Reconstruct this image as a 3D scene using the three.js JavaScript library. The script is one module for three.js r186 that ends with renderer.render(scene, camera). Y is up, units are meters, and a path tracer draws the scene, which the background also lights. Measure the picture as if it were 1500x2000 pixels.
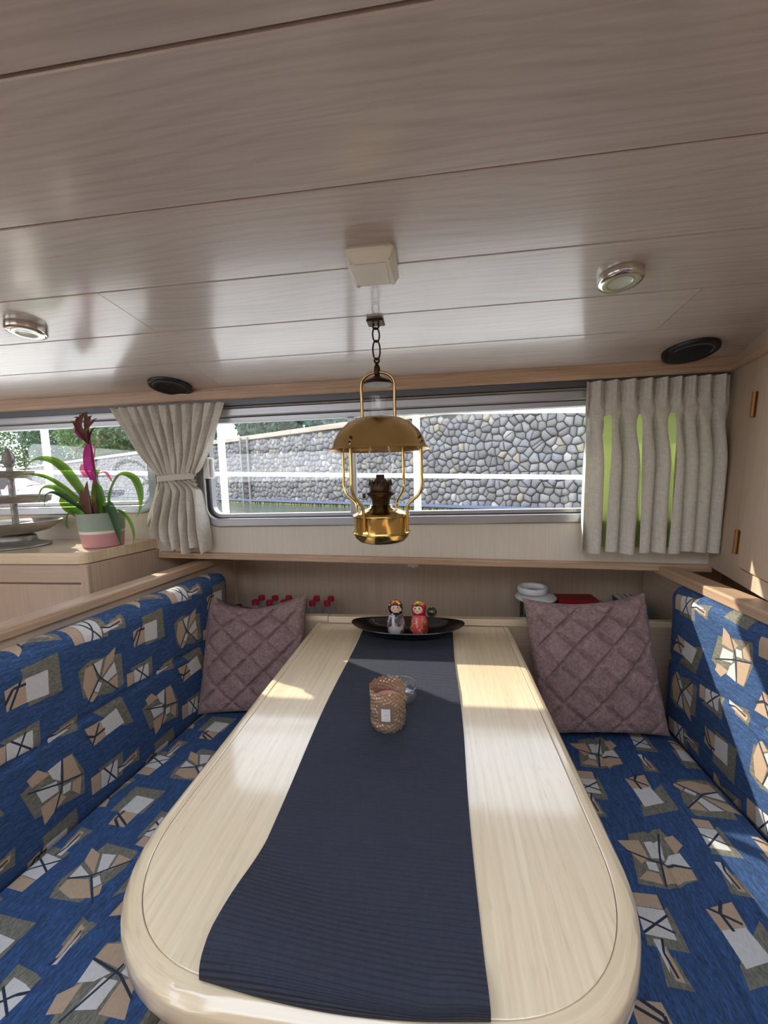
import * as THREE from 'three';
import { RoundedBoxGeometry } from 'three/addons/geometries/RoundedBoxGeometry.js';
import { mergeGeometries, mergeVertices, toCreasedNormals } from 'three/addons/utils/BufferGeometryUtils.js';

// ---------------------------------------------------------------- camera, sky, sun, exposure
const EYE = 1.315;                                   // eye height above the cabin floor
const scene = new THREE.Scene();
const camera = new THREE.PerspectiveCamera(2 * Math.atan(1000 / 775) * 180 / Math.PI, 0.75, 0.02, 400);
camera.position.set(0, EYE, 0);
camera.up.set(0.016, 0.995, -0.099);
camera.lookAt(-0.130, EYE - 0.096, -0.987);
const renderer = new THREE.WebGLRenderer({ antialias: true });
renderer.toneMapping = THREE.LinearToneMapping;
renderer.toneMappingExposure = 1.0;
renderer.shadowMap.enabled = true;

const SKY_STRENGTH = 4.0;
{ // bright hazy daylight sky, the same all round
  const w = 64, h = 128, d = new Float32Array(w * h * 4);
  for (let j = 0; j < h; j++) {
    const el = (j + 0.5) / h * 180 - 90, t = Math.max(0, Math.sin(el * Math.PI / 180));
    const r = 0.98 - 0.24 * t, g = 1.01 - 0.14 * t, b = 1.07 + 0.02 * t;
    for (let i = 0; i < w; i++) { const k = (j * w + i) * 4; d[k] = r; d[k + 1] = g; d[k + 2] = b; d[k + 3] = 1; }
  }
  const t = new THREE.DataTexture(d, w, h, THREE.RGBAFormat, THREE.FloatType);
  t.mapping = THREE.EquirectangularReflectionMapping; t.magFilter = THREE.LinearFilter; t.colorSpace = THREE.LinearSRGBColorSpace; t.needsUpdate = true;
  scene.background = t; scene.backgroundIntensity = SKY_STRENGTH;
}
const sun = new THREE.DirectionalLight(new THREE.Color().setRGB(1, 0.94, 0.82), 8.5);
sun.position.set(-1.27 * 12, EYE + 12, -1.3 - 0.80 * 12); sun.target.position.set(0, EYE, -1.3);
sun.castShadow = true; sun.shadow.mapSize.set(4096, 4096);
Object.assign(sun.shadow.camera, { left: -4, right: 4, top: 4, bottom: -4, near: 1, far: 40 });
scene.add(sun, sun.target);

// ---------------------------------------------------------------- helpers
let seed = 12345;
const rnd = () => { seed = (seed * 1664525 + 1013904223) >>> 0; return seed / 4294967296; };
const rr = (a, b) => a + (b - a) * rnd();
const lerp = (a, b, t) => a + (b - a) * t, clamp = (v, a, b) => Math.min(b, Math.max(a, v));
const sst = (a, b, v) => { const t = clamp((v - a) / (b - a), 0, 1); return t * t * (3 - 2 * t); };
const Y = (y) => y + EYE;                            // heights measured from the eye
const hash = (x, y, s) => { let h = (x * 374761393 + y * 668265263 + s * 1274126177) | 0; h = Math.imul(h ^ (h >>> 13), 1274126177); return ((h ^ (h >>> 16)) >>> 0) / 4294967296; };
function vnoise(x, y, px, py, s) {                   // periodic value noise
  const xi = Math.floor(x), yi = Math.floor(y), fx = x - xi, fy = y - yi, ux = fx * fx * (3 - 2 * fx), uy = fy * fy * (3 - 2 * fy);
  const m = (v, p) => ((v % p) + p) % p, g = (a, b) => hash(m(a, px), m(b, py), s);
  return lerp(lerp(g(xi, yi), g(xi + 1, yi), ux), lerp(g(xi, yi + 1), g(xi + 1, yi + 1), ux), uy);
}
const fbm = (x, y, px, py, s, o = 4) => { let v = 0, a = 0.5; for (let i = 0; i < o; i++) { v += a * vnoise(x, y, px, py, s + i * 17); x *= 2; y *= 2; px *= 2; py *= 2; a /= 2; } return v; };
const used = {};
const numbered = (n) => { const k = used[n] = (used[n] ?? -1) + 1; return k ? n + '_' + String(k).padStart(3, '0') : n; };
function mesh(name, geo, m, parent, label) {
  const o = new THREE.Mesh(geo, m); o.name = name; o.castShadow = o.receiveShadow = true;
  if (label) o.userData.label = label;
  (parent ?? scene).add(o); return o;
}
function tag(o, label, category, group, kind) { Object.assign(o.userData, { label, category }); if (group) o.userData.group = group; if (kind) o.userData.kind = kind; return o; }
function thing(name, label, category, pos = [0, 0, 0], opt = {}) {
  const o = new THREE.Group(); o.name = numbered(name); o.position.set(...pos); if (opt.turn) o.rotation.y = opt.turn;
  scene.add(o); return tag(o, label, category, opt.group, opt.kind);
}
function solo(name, geo, m, label, category, opt = {}) { const o = mesh(numbered(name), geo, m); return tag(o, label, category, opt.group, opt.kind); }
const structure = (name, geo, m, label, category = 'structure') => { const o = mesh(name, geo, m); return tag(o, label, category, null, 'structure'); };
const merge = (list) => mergeGeometries(list.map((g) => { const n = g.index ? g.toNonIndexed() : g; for (const k of Object.keys(n.attributes)) if (!['position', 'normal', 'uv'].includes(k)) n.deleteAttribute(k); return n; }));
const box = (x0, x1, y0, y1, z0, z1, r = 0) => {
  const w = x1 - x0, h = y1 - y0, d = z1 - z0;
  const g = r ? new RoundedBoxGeometry(w, h, d, 2, r) : new THREE.BoxGeometry(w, h, d);
  return g.translate((x0 + x1) / 2, (y0 + y1) / 2, (z0 + z1) / 2);
};
function uvm(g, grain = 'x', off = [0, 0]) {         // uv in metres, u along the grain
  const p = g.attributes.position, n = g.attributes.normal, uv = new Float32Array(p.count * 2), ax = { x: 0, y: 1, z: 2 }[grain];
  for (let i = 0; i < p.count; i++) {
    const P = [p.getX(i), p.getY(i), p.getZ(i)], N = [Math.abs(n.getX(i)), Math.abs(n.getY(i)), Math.abs(n.getZ(i))];
    let k = N[0] > N[1] && N[0] > N[2] ? 0 : N[1] > N[2] ? 1 : 2;
    const rest = [0, 1, 2].filter((q) => q !== k), u = rest.includes(ax) ? ax : rest[0], v = rest.find((q) => q !== u);
    uv[2 * i] = P[u] + off[0]; uv[2 * i + 1] = P[v] + off[1] + (rest.includes(ax) ? 0 : 0.17);
  }
  g.setAttribute('uv', new THREE.BufferAttribute(uv, 2)); return g;
}
function extX(pts, x0, x1) {                         // profile points [z, y], drawn out along x
  const s = new THREE.Shape(pts.map(([z, y]) => new THREE.Vector2(-z, y)));
  return new THREE.ExtrudeGeometry(s, { depth: x1 - x0, bevelEnabled: false, steps: 1 }).rotateY(Math.PI / 2).translate(x0, 0, 0);
}
function rrect(s, x0, x1, y0, y1, r) {
  const R = Array.isArray(r) ? r : [r, r, r, r];     // bl, br, tr, tl
  s.moveTo(x0 + R[0], y0); s.lineTo(x1 - R[1], y0); if (R[1]) s.absarc(x1 - R[1], y0 + R[1], R[1], -Math.PI / 2, 0);
  s.lineTo(x1, y1 - R[2]); if (R[2]) s.absarc(x1 - R[2], y1 - R[2], R[2], 0, Math.PI / 2);
  s.lineTo(x0 + R[3], y1); if (R[3]) s.absarc(x0 + R[3], y1 - R[3], R[3], Math.PI / 2, Math.PI);
  s.lineTo(x0, y0 + R[0]); if (R[0]) s.absarc(x0 + R[0], y0 + R[0], R[0], Math.PI, Math.PI * 1.5); return s;
}
const extrude = (s, depth, bevel = 0, seg = 8) => new THREE.ExtrudeGeometry(s, { depth, curveSegments: seg, bevelEnabled: bevel > 0, bevelSize: bevel, bevelThickness: bevel, bevelSegments: 2, bevelOffset: -bevel });
function ring(x0, x1, y0, y1, r, w, z0, z1, bevel = 0.002) { // a frame with a hole
  const s = rrect(new THREE.Shape(), x0, x1, y0, y1, r), q = Array.isArray(r) ? r.map((v) => Math.max(0, v - w)) : Math.max(0, r - w);
  s.holes.push(rrect(new THREE.Path(), x0 + w, x1 - w, y0 + w, y1 - w, q));
  return extrude(s, z1 - z0 - 2 * bevel, bevel, 10).translate(0, 0, z0 + bevel);
}
function surf(fn, nu, nv, closeU = false) {          // grid surface
  const P = [], U = [], I = [];
  for (let j = 0; j <= nv; j++) for (let i = 0; i <= nu; i++) { const q = fn(i / nu, j / nv); P.push(q[0], q[1], q[2]); U.push(q[3] ?? i / nu, q[4] ?? j / nv); }
  for (let j = 0; j < nv; j++) for (let i = 0; i < nu; i++) { const a = j * (nu + 1) + i, b = a + 1, c = a + nu + 1, d = c + 1; I.push(a, b, d, a, d, c); }
  const g = new THREE.BufferGeometry(); g.setAttribute('position', new THREE.Float32BufferAttribute(P, 3)); g.setAttribute('uv', new THREE.Float32BufferAttribute(U, 2)); g.setIndex(I); g.computeVertexNormals();
  if (closeU) { const n = g.attributes.normal; for (let j = 0; j <= nv; j++) { const a = j * (nu + 1), b = a + nu; const x = n.getX(a) + n.getX(b), y = n.getY(a) + n.getY(b), z = n.getZ(a) + n.getZ(b), l = Math.hypot(x, y, z) || 1; n.setXYZ(a, x / l, y / l, z / l); n.setXYZ(b, x / l, y / l, z / l); } }
  return g;
}
const lathe = (pts, seg = 40) => new THREE.LatheGeometry(pts.map(([r, y]) => new THREE.Vector2(r, y)), seg);
const tube = (pts, r, seg = 24, rad = 8, closed = false) => new THREE.TubeGeometry(new THREE.CatmullRomCurve3(pts.map((p) => new THREE.Vector3(...p)), closed, 'centripetal'), seg, r, rad, closed);
const cyl = (r0, r1, h, seg = 24) => new THREE.CylinderGeometry(r1, r0, h, seg);

// ---------------------------------------------------------------- textures and materials
const toLin = (c) => (c <= 0.04045 ? c / 12.92 : ((c + 0.055) / 1.055) ** 2.4);
const srgb = (r, g, b) => new THREE.Color().setRGB(toLin(r / 255), toLin(g / 255), toLin(b / 255));
function dataTex(w, h, fn, color = true) {
  const d = new Uint8Array(w * h * 4);
  for (let j = 0; j < h; j++) for (let i = 0; i < w; i++) { const c = fn(i / w, j / h, i, j), k = (j * w + i) * 4; d[k] = clamp(c[0], 0, 255); d[k + 1] = clamp(c[1], 0, 255); d[k + 2] = clamp(c[2], 0, 255); d[k + 3] = 255; }
  const t = new THREE.DataTexture(d, w, h); t.wrapS = t.wrapT = THREE.RepeatWrapping; t.magFilter = THREE.LinearFilter; t.minFilter = THREE.LinearMipmapLinearFilter; t.generateMipmaps = true;
  if (color) t.colorSpace = THREE.SRGBColorSpace; t.needsUpdate = true; return t;
}
function wood(base, dark, s, o = {}) {                // pale limed oak: long fibres, faint cathedrals, short pores
  const { fibre = 0.5, fig = 0.5, pore = 0.5 } = o, W = 1024, H = 512;
  return dataTex(W, H, (u, v) => {
    const warp = fbm(u * 3, v * 4, 3, 4, s, 3), c = fbm(u * 2 + 0.0, v * 6, 2, 6, s + 50, 3);
    const lines = 0.5 + 0.5 * Math.sin((v * 22 + c * 5.5) * Math.PI * 2);
    const f = fbm(u * 6, v * 120, 6, 120, s + 90, 3), p = vnoise(u * 40, v * 256, 40, 256, s + 120);
    let t = fig * (lines ** 3) * 0.42 + fibre * (f - 0.45) * 1.3 + (warp - 0.45) * 0.5;
    if (p > 0.8) t += pore * (p - 0.8) * 2.2;
    t = clamp(t, -0.4, 1);
    return [0, 1, 2].map((k) => lerp(base[k], dark[k], t));
  });
}
const rep = (t, w, h) => { const c = t.clone(); c.repeat.set(1 / w, 1 / h); c.needsUpdate = true; return c; };
const std = (color, roughness = 0.6, o = {}) => new THREE.MeshStandardMaterial({ color, roughness, ...o });
const phy = (color, roughness = 0.5, o = {}) => new THREE.MeshPhysicalMaterial({ color, roughness, ...o });
const WHITE = new THREE.Color(1, 1, 1);
const ceilTex = wood([195, 185, 179], [158, 145, 137], 3, { fibre: 0.45, fig: 0.55, pore: 0.4 });
const tableTex = wood([226, 205, 170], [186, 158, 118], 11, { fibre: 0.4, fig: 0.28, pore: 0.7 });
const panelTex = wood([192, 170, 148], [160, 134, 110], 23, { fibre: 0.45, fig: 0.2, pore: 0.5 });
const oakTex = wood([186, 156, 128], [142, 110, 84], 37, { fibre: 0.8, fig: 0.5, pore: 0.6 });
const creamTex = wood([214, 204, 188], [190, 178, 160], 41, { fibre: 0.4, fig: 0.1, pore: 0.3 });
const M = {
  ceil: phy(WHITE, 0.42, { map: rep(ceilTex, 1.1, 0.42), clearcoat: 1, clearcoatRoughness: 0.16 }),
  groove: std(srgb(112, 74, 58), 0.8),
  table: phy(WHITE, 0.32, { map: rep(tableTex, 1.3, 0.6), clearcoat: 1, clearcoatRoughness: 0.09, ior: 1.6, bumpMap: rep(tableTex, 1.3, 0.6), bumpScale: 0.0001 }),
  panel: phy(WHITE, 0.5, { map: rep(panelTex, 1.2, 0.6), clearcoat: 0.15, clearcoatRoughness: 0.35 }),
  oak: phy(WHITE, 0.45, { map: rep(oakTex, 1.2, 0.4), clearcoat: 0.25, clearcoatRoughness: 0.3 }),
  cream: phy(WHITE, 0.55, { map: rep(creamTex, 1.0, 0.5) }),
  alu: std(srgb(176, 177, 180), 0.38, { metalness: 0.85 }),
  aluDark: std(srgb(96, 97, 100), 0.45, { metalness: 0.7 }),
  rubber: std(srgb(34, 35, 38), 0.7),
  glass: phy(WHITE, 0, { transmission: 1, thickness: 0, ior: 1.45 }),
  white: std(srgb(232, 232, 230), 0.4),
  black: std(srgb(16, 17, 19), 0.38),
  gloss: phy(srgb(12, 12, 14), 0.25, { clearcoat: 0.6, clearcoatRoughness: 0.15 }),
  brass: std(srgb(214, 182, 112), 0.14, { metalness: 1 }),
  brassSatin: std(srgb(196, 164, 108), 0.3, { metalness: 1 }),
  bronze: std(srgb(62, 44, 30), 0.42, { metalness: 0.85 }),
  chrome: std(srgb(212, 210, 204), 0.14, { metalness: 1 }),
  floor: std(WHITE, 0.5, { map: rep(oakTex, 1.2, 0.5) }),
};

// upholstery: blue heather weave with printed shards (tile 0.33 m x 0.41 m, coordinates in metres)
const TU = 0.33, TV = 0.41;
const fabricTex = (() => {
  const W = 792, H = 984, S = W / TU, B = new Uint8Array(W * H), inside = (x, y, p) => { let c = false; for (let i = 0, j = p.length - 1; i < p.length; j = i++) if ((p[i][1] > y) !== (p[j][1] > y) && x < (p[j][0] - p[i][0]) * (y - p[i][1]) / (p[j][1] - p[i][1]) + p[i][0]) c = !c; return c; };
  const poly = (id, pts) => {
    const q = pts.map(([u, v]) => [u * S, v * S]), xs = q.map((p) => p[0]), ys = q.map((p) => p[1]);
    for (let y = Math.floor(Math.min(...ys)); y <= Math.max(...ys); y++) for (let x = Math.floor(Math.min(...xs)); x <= Math.max(...xs); x++) if (inside(x + 0.5, y + 0.5, q)) B[(((y % H) + H) % H) * W + ((x % W) + W) % W] = id;
  };
  const line = (id, w, ...pts) => { for (let i = 0; i + 1 < pts.length; i++) { const [a, b] = [pts[i], pts[i + 1]], dx = b[0] - a[0], dy = b[1] - a[1], l = Math.hypot(dx, dy), nx = -dy / l * w / 2, ny = dx / l * w / 2; poly(id, [[a[0] + nx, a[1] + ny], [b[0] + nx, b[1] + ny], [b[0] - nx, b[1] - ny], [a[0] - nx, a[1] - ny]]); } };
  const [KH, BE, WH, NA] = [1, 2, 3, 4];
  // squares
  poly(KH, [[.740, -.414], [.822, -.412], [.824, -.510], [.748, -.507]]); poly(BE, [[.706, -.446], [.748, -.440], [.748, -.495], [.706, -.494]]); poly(WH, [[.747, -.440], [.796, -.442], [.793, -.502], [.746, -.495]]);
  line(NA, .006, [.704, -.478], [.722, -.450], [.748, -.452]); line(NA, .005, [.712, -.494], [.738, -.440]);
  poly(KH, [[.893, -.612], [.977, -.614], [1.006, -.708], [.972, -.700]]); poly(BE, [[.864, -.640], [.910, -.644], [.920, -.694], [.883, -.698]]); poly(WH, [[.909, -.646], [.958, -.638], [.976, -.692], [.919, -.694]]);
  line(NA, .006, [.864, -.660], [.888, -.676], [.918, -.672]); line(NA, .005, [.880, -.694], [.904, -.648]);
  // fans of shards
  poly(KH, [[.866, -.484], [.900, -.470], [.992, -.492], [.990, -.584], [.950, -.588], [.872, -.560]]);
  poly(BE, [[.884, -.486], [.906, -.484], [.914, -.530], [.884, -.572], [.874, -.530]]); poly(WH, [[.908, -.484], [.936, -.482], [.920, -.526]]); poly(BE, [[.946, -.480], [.976, -.466], [.966, -.500], [.926, -.530]]);
  poly(WH, [[.968, -.506], [.972, -.540], [.936, -.552], [.928, -.536]]); poly(WH, [[.916, -.536], [.926, -.546], [.912, -.566], [.902, -.556]]); poly(BE, [[.936, -.556], [.974, -.546], [.970, -.584]]); poly(BE, [[.884, -.574], [.900, -.560], [.912, -.570], [.894, -.582]]);
  line(NA, .004, [.876, -.586], [.922, -.528], [.970, -.590]); line(NA, .004, [.906, -.482], [.922, -.532]);
  poly(KH, [[.708, -.690], [.744, -.680], [.826, -.676], [.850, -.742], [.846, -.800], [.806, -.790], [.730, -.770]]);
  poly(BE, [[.724, -.670], [.748, -.662], [.772, -.690], [.732, -.694]]); poly(WH, [[.768, -.680], [.800, -.676], [.792, -.724], [.776, -.706]]); poly(BE, [[.804, -.676], [.826, -.680], [.842, -.746], [.800, -.736]]);
  poly(WH, [[.738, -.706], [.784, -.718], [.786, -.746], [.748, -.744]]); poly(WH, [[.796, -.742], [.816, -.746], [.812, -.764], [.794, -.762]]); poly(BE, [[.820, -.748], [.842, -.752], [.834, -.794], [.816, -.770]]); poly(BE, [[.744, -.752], [.786, -.752], [.800, -.772], [.748, -.800]]);
  line(NA, .004, [.722, -.700], [.790, -.730], [.846, -.748]); line(NA, .004, [.772, -.790], [.794, -.742], [.802, -.676]);
  // crossed windows
  poly(KH, [[.684, -.552], [.766, -.550], [.762, -.612], [.742, -.604]]); poly(BE, [[.672, -.562], [.696, -.564], [.692, -.600], [.670, -.600]]); poly(WH, [[.697, -.563], [.750, -.564], [.746, -.608], [.694, -.600]]);
  line(NA, .004, [.706, -.562], [.744, -.608]); line(NA, .004, [.736, -.560], [.712, -.606]);
  poly(KH, [[.886, -.768], [.962, -.770], [.956, -.838], [.936, -.832]]); poly(BE, [[.865, -.776], [.892, -.778], [.889, -.826], [.864, -.824]]); poly(WH, [[.893, -.778], [.944, -.782], [.938, -.834], [.890, -.826]]);
  line(NA, .004, [.902, -.776], [.936, -.834]); line(NA, .004, [.932, -.778], [.908, -.832]);
  // slivers
  for (const [a, b] of [[0, 0], [.165, -.205]]) { const q = (l) => l.map(([u, v]) => [u + a, v + b]); poly(KH, q([[.806, -.596], [.852, -.590], [.848, -.630], [.806, -.620]])); poly(BE, q([[.790, -.602], [.842, -.598], [.840, -.612], [.790, -.614]])); poly(WH, q([[.780, -.606], [.806, -.606], [.830, -.616], [.780, -.618]])); line(NA, .004, ...q([[.778, -.602], [.800, -.610], [.836, -.606]])); }
  const col = [[46, 76, 118], [118, 115, 102], [182, 156, 130], [204, 201, 196], [40, 46, 66]];
  return dataTex(W, H, (u, v, i, j) => {
    const id = B[j * W + i], c = col[id], st = vnoise(u * 60, v * 300, 60, 300, 7), st2 = vnoise(u * 18, v * 200, 18, 200, 9), g = hash(i, j, 5);
    const k = id === 0 ? 0.58 + 0.42 * st + 0.3 * st2 + 0.14 * (g - 0.5) : id === 1 ? 0.72 + 0.34 * st + 0.3 * (g - 0.5) * 0.8 + 0.1 * st2 : 0.94 + 0.12 * (g - 0.5) + 0.06 * st;
    return c.map((x) => x * k);
  });
})();
const fabMap = fabricTex;
M.fabric = phy(WHITE, 0.85, { map: fabMap, sheen: 0.25, sheenRoughness: 0.5, sheenColor: srgb(120, 150, 200), bumpMap: fabMap, bumpScale: 0.0004 });

// ================================================================ THE CABIN
const hC = (z) => 0.47 - 0.0586 * z * z;             // camber of the ceiling
const ZW = -1.50;                                    // inner face of the window side
// ---- floor
structure('floor', uvm(box(-3.3, 1.2, -0.06, 0, -1.8, 1.65), 'x'), M.floor, 'wood-look cabin floor under the dinette', 'floor');
// ---- ceiling: planks on a dark backing
{
  const c = new THREE.Group(); c.name = 'ceiling'; scene.add(c); tag(c, 'cambered ceiling of wide pale limed-wood planks', 'ceiling', null, 'structure');
  const rows = [-1.468, -1.245, -1.05, -0.855, -0.65, -0.437, -0.232, -0.027, 0.178, 0.383, 0.588, 0.793, 0.998, 1.203, 1.408, 1.58];
  const hatch = { z0: -0.232, z1: 0.793, x0: -1.2, x1: 0.7 };
  const arc = (z0, z1, lo, hi, n = 4) => { const a = [], b = []; for (let i = 0; i <= n; i++) { const z = lerp(z0, z1, i / n); a.push([z, Y(hC(z) + lo)]); b.unshift([z, Y(hC(z) + hi)]); } return [...a, ...b]; };
  const back = [];
  for (let i = 0; i + 1 < rows.length; i++) { const inH = rows[i] > hatch.z0 - 0.01 && rows[i + 1] < hatch.z1 + 0.01; for (const [a, b] of inH ? [[-3.3, hatch.x0], [hatch.x1, 1.25]] : [[-3.3, 1.25]]) back.push(extX(arc(rows[i], rows[i + 1], 0.006, 0.05), a, b)); }
  mesh('backing_board', merge(back), M.groove, c, 'brown board showing in the joints');
  const joints = { 0: [-0.80], 1: [-2.1, 0.62], 2: [-0.755], 3: [-1.9, 0.9], 4: [-1.3], 5: [-1.0] };
  for (let i = 0; i + 1 < rows.length; i++) {
    const inH = rows[i] > hatch.z0 - 0.01 && rows[i + 1] < hatch.z1 + 0.01, z0 = rows[i], z1 = rows[i + 1];
    const gA = i === 5 ? 0.0016 : 0.0011, gB = i === 4 ? 0.0028 : i === 3 ? 0.0016 : 0.0011;
    const spans = inH ? [[-3.28, hatch.x0], [hatch.x1, 1.2]] : (() => { const j = [-3.28, ...(joints[i] ?? []), 1.2]; return j.slice(1).map((b, k) => [j[k], b]); })();
    for (const [a, b] of spans) {
      const y0 = 0, p = arc(z0 + gA + 0.0015, z1 - gB - 0.0015, y0, 0.012);
      p.unshift([z0 + gA, Y(hC(z0) + 0.0015)]); p.splice(6, 0, [z1 - gB, Y(hC(z1) + 0.0015)]); p.splice(7, 0, [z1 - gB, Y(hC(z1) + 0.012)]); p.push([z0 + gA, Y(hC(z0) + 0.012)]);
      mesh('plank', uvm(toCreasedNormals(extX(p, a + 0.0008, b - 0.0008), 0.35), 'x', [i * 0.37 + a, i * 0.61]), M.ceil, c);
    }
  }
  // hatch coaming above the cabin, behind the camera
  const f = extrude((() => { const s = rrect(new THREE.Shape(), hatch.x0 - 0.03, hatch.x1 + 0.03, hatch.z0 - 0.03, hatch.z1 + 0.03, 0.04); s.holes.push(rrect(new THREE.Path(), hatch.x0, hatch.x1, hatch.z0, hatch.z1, 0.02)); return s; })(), 0.1).rotateX(Math.PI / 2).translate(0, Y(0.58), 0);
  mesh('hatch_coaming', f.rotateX(0), M.white, c, 'white coaming of the open roof hatch');
}
// ---- window side of the cabin
const W1 = { x0: -0.950, x1: 0.905, y0: -0.196, y1: 0.272 }, W2 = { x0: -3.0, x1: -1.128, y0: -0.135, y1: 0.284 };
{
  const s = new THREE.Shape(); s.moveTo(-3.3, -0.29); s.lineTo(-1.14, -0.305); s.lineTo(0.96, -0.362); s.lineTo(1.25, -0.362); s.lineTo(1.25, 0.42); s.lineTo(-3.3, 0.42); s.closePath();
  for (const w of [W1, W2]) s.holes.push(rrect(new THREE.Path(), w.x0 + 0.012, w.x1 - 0.012, w.y0 + 0.012, w.y1 - 0.012, 0.075));
  structure('wall_front', uvm(extrude(s, 0.045, 0, 10).translate(0, EYE, ZW - 0.045), 'y'), M.cream, 'cream panelled cabin side around the windows', 'wall');
}
function makeWindow(n, w, dividers, label) {
  const g = new THREE.Group(); g.name = 'window_' + n; scene.add(g); tag(g, label, 'window', null, 'structure');
  g.position.y = EYE;
  const { x0, x1, y0, y1 } = w;
  mesh('frame', ring(x0, x1, y0, y1, 0.085, 0.034, ZW - 0.03, ZW + 0.012, 0.005), M.alu, g);
  mesh('gasket', ring(x0 + 0.030, x1 - 0.030, y0 + 0.030, y1 - 0.030, 0.058, 0.007, ZW - 0.034, ZW + 0.003, 0.001), M.rubber, g);
  mesh('sash', ring(x0 + 0.035, x1 - 0.035, y0 + 0.035, y1 - 0.035, 0.052, 0.016, ZW - 0.04, ZW - 0.008, 0.003), M.alu, g);
  mesh('top_track', box(x0 + 0.06, x1 - 0.06, y1 - 0.055, y1 - 0.03, ZW - 0.035, ZW + 0.001, 0.002), M.alu, g);
  const xs = [x0 + 0.045, ...dividers, x1 - 0.045];
  for (const d of dividers) mesh('mullion', box(d - 0.014, d + 0.014, y0 + 0.045, y1 - 0.05, ZW - 0.038, ZW - 0.012, 0.003), M.alu, g);
  for (let i = 0; i + 1 < xs.length; i++) mesh('pane', box(xs[i], xs[i + 1], y0 + 0.045, y1 - 0.045, ZW - 0.0265, ZW - 0.0225), M.glass, g);
  return g;
}
{
  const w1 = makeWindow(1, W1, [-0.318], 'long aluminium framed sliding window behind the oil lamp');
  const l = mesh('latch', box(-0.915, -0.891, -0.0, 0.085, ZW - 0.02, ZW + 0.022, 0.004), M.white, w1, 'pale plastic window latch');
  mesh('latch_grip', box(-0.889, -0.879, 0.004, 0.08, ZW - 0.005, ZW + 0.012, 0.003), M.white, l);
  makeWindow(2, W2, [-2.1], 'aluminium framed window behind the potted plant');
}
{ // curtain rail under the ceiling beam
  const r = thing('curtain_rail', 'grey aluminium curtain track under the ceiling beam', 'curtain rail', [0, Y(0.286), ZW + 0.014]);
  mesh('track', merge([box(-3.2, 0.965, 0.004, 0.014, -0.012, 0.014), box(-3.2, 0.965, -0.008, 0.004, -0.012, -0.008), box(-3.2, 0.965, -0.008, 0.004, 0.010, 0.014)]), M.aluDark, r);
}
structure('trim_1', uvm(toCreasedNormals(extX([[ZW, Y(0.302)], [-1.468, Y(0.300)], [-1.462, Y(0.304)], [-1.460, Y(0.31)], [-1.459, Y(0.345)], [-1.475, Y(0.347)], [ZW, Y(0.347)]], -3.3, 0.985), 0.5), 'x'), M.oak, 'oak beam along the top of the windows', 'beam');
{ // sloping shelf edge under the window panel
  const g = uvm(box(-1.14, 0.945, -0.0125, 0.0125, -0.018, 0.022, 0.004), 'x'); g.rotateZ(-0.0255).translate(0, Y(-0.336), ZW);
  structure('trim_2', g, M.oak, 'oak edging along the shelf under the window', 'trim');
}
// ---- the recess under the side deck
structure('wall_recess', uvm(box(-3.3, 1.25, 0, Y(-0.292), -1.80, -1.76), 'y'), M.panel, 'shaded wooden back panel of the recess under the window', 'wall');
{
  const t = new THREE.Group(); t.name = 'trim_3'; scene.add(t); tag(t, 'pale wooden lip of the storage trough behind the table', 'trim', null, 'structure');
  mesh('lip_board', uvm(box(-0.84, 0.85, Y(-1.2), Y(-0.556), -1.49, -1.468, 0.004), 'x'), M.panel, t);
  mesh('lip_rail', uvm(box(-0.425, 0.335, Y(-0.575), Y(-0.549), -1.495, -1.463, 0.003), 'x'), M.table, t);
  mesh('lip_rail', uvm(box(0.338, 0.85, Y(-0.57), Y(-0.549), -1.495, -1.466, 0.003), 'x'), M.table, t);
  mesh('lip_rail', uvm(box(-0.84, -0.428, Y(-0.57), Y(-0.549), -1.495, -1.466, 0.003), 'x'), M.table, t);
  mesh('trough_floor', uvm(box(-1.2, 1.0, Y(-0.80), Y(-0.785), -1.76, -1.49), 'x'), M.panel, t);
  mesh('recess_top', uvm(box(-3.3, 1.25, Y(-0.306), Y(-0.292), -1.78, ZW - 0.046), 'x'), M.panel, t);
}
// ---- bulkhead on the right with cupboard door
{
  const g = new THREE.Group(); g.name = 'wall_right'; scene.add(g); tag(g, 'wooden bulkhead panel right of the curtain', 'wall', null, 'structure');
  g.position.set(0.962, EYE, ZW); g.rotation.set(0, -0.26, -0.055, 'YXZ');
  const bp = new THREE.Shape([[0.03, -0.352], [0.03, 0.46], [-1.0, 0.46], [-1.0, -0.352]].map((p) => new THREE.Vector2(...p))); bp.holes.push(rrect(new THREE.Path(), -0.8535, -0.2285, -0.3085, 0.2655, 0.0335));
  mesh('bulkhead_panel', uvm(extrude(bp, 0.02).rotateY(Math.PI / 2), 'y'), M.panel, g);
  mesh('backing_panel', uvm(box(0.02, 0.035, -0.352, 0.46, -0.03, 1.0), 'y'), M.panel, g);
  mesh('cover_strip', uvm(box(-0.012, 0.01, 0.300, 0.322, 0.03, 0.8, 0.004), 'z'), M.oak, g);
  const d = mesh('cupboard_door', uvm(extrude(rrect(new THREE.Shape(), -0.85, -0.232, -0.305, 0.262, 0.03), 0.012, 0.004).rotateY(Math.PI / 2), 'y').translate(-0.002, 0, 0), M.panel, g, 'plain wooden cupboard door with brass hinges');
  for (const y of [0.165, -0.235]) mesh('hinge', merge([cyl(0.006, 0.006, 0.066, 12).translate(-0.009, y, 0.222), cyl(0.0068, 0.0068, 0.005, 12).translate(-0.009, y + 0.035, 0.222), box(-0.006, 0, y - 0.034, y + 0.034, 0.203, 0.224)]), M.hinge ??= std(srgb(150, 104, 58), 0.45, { metalness: 0.6 }), d);
}
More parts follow.
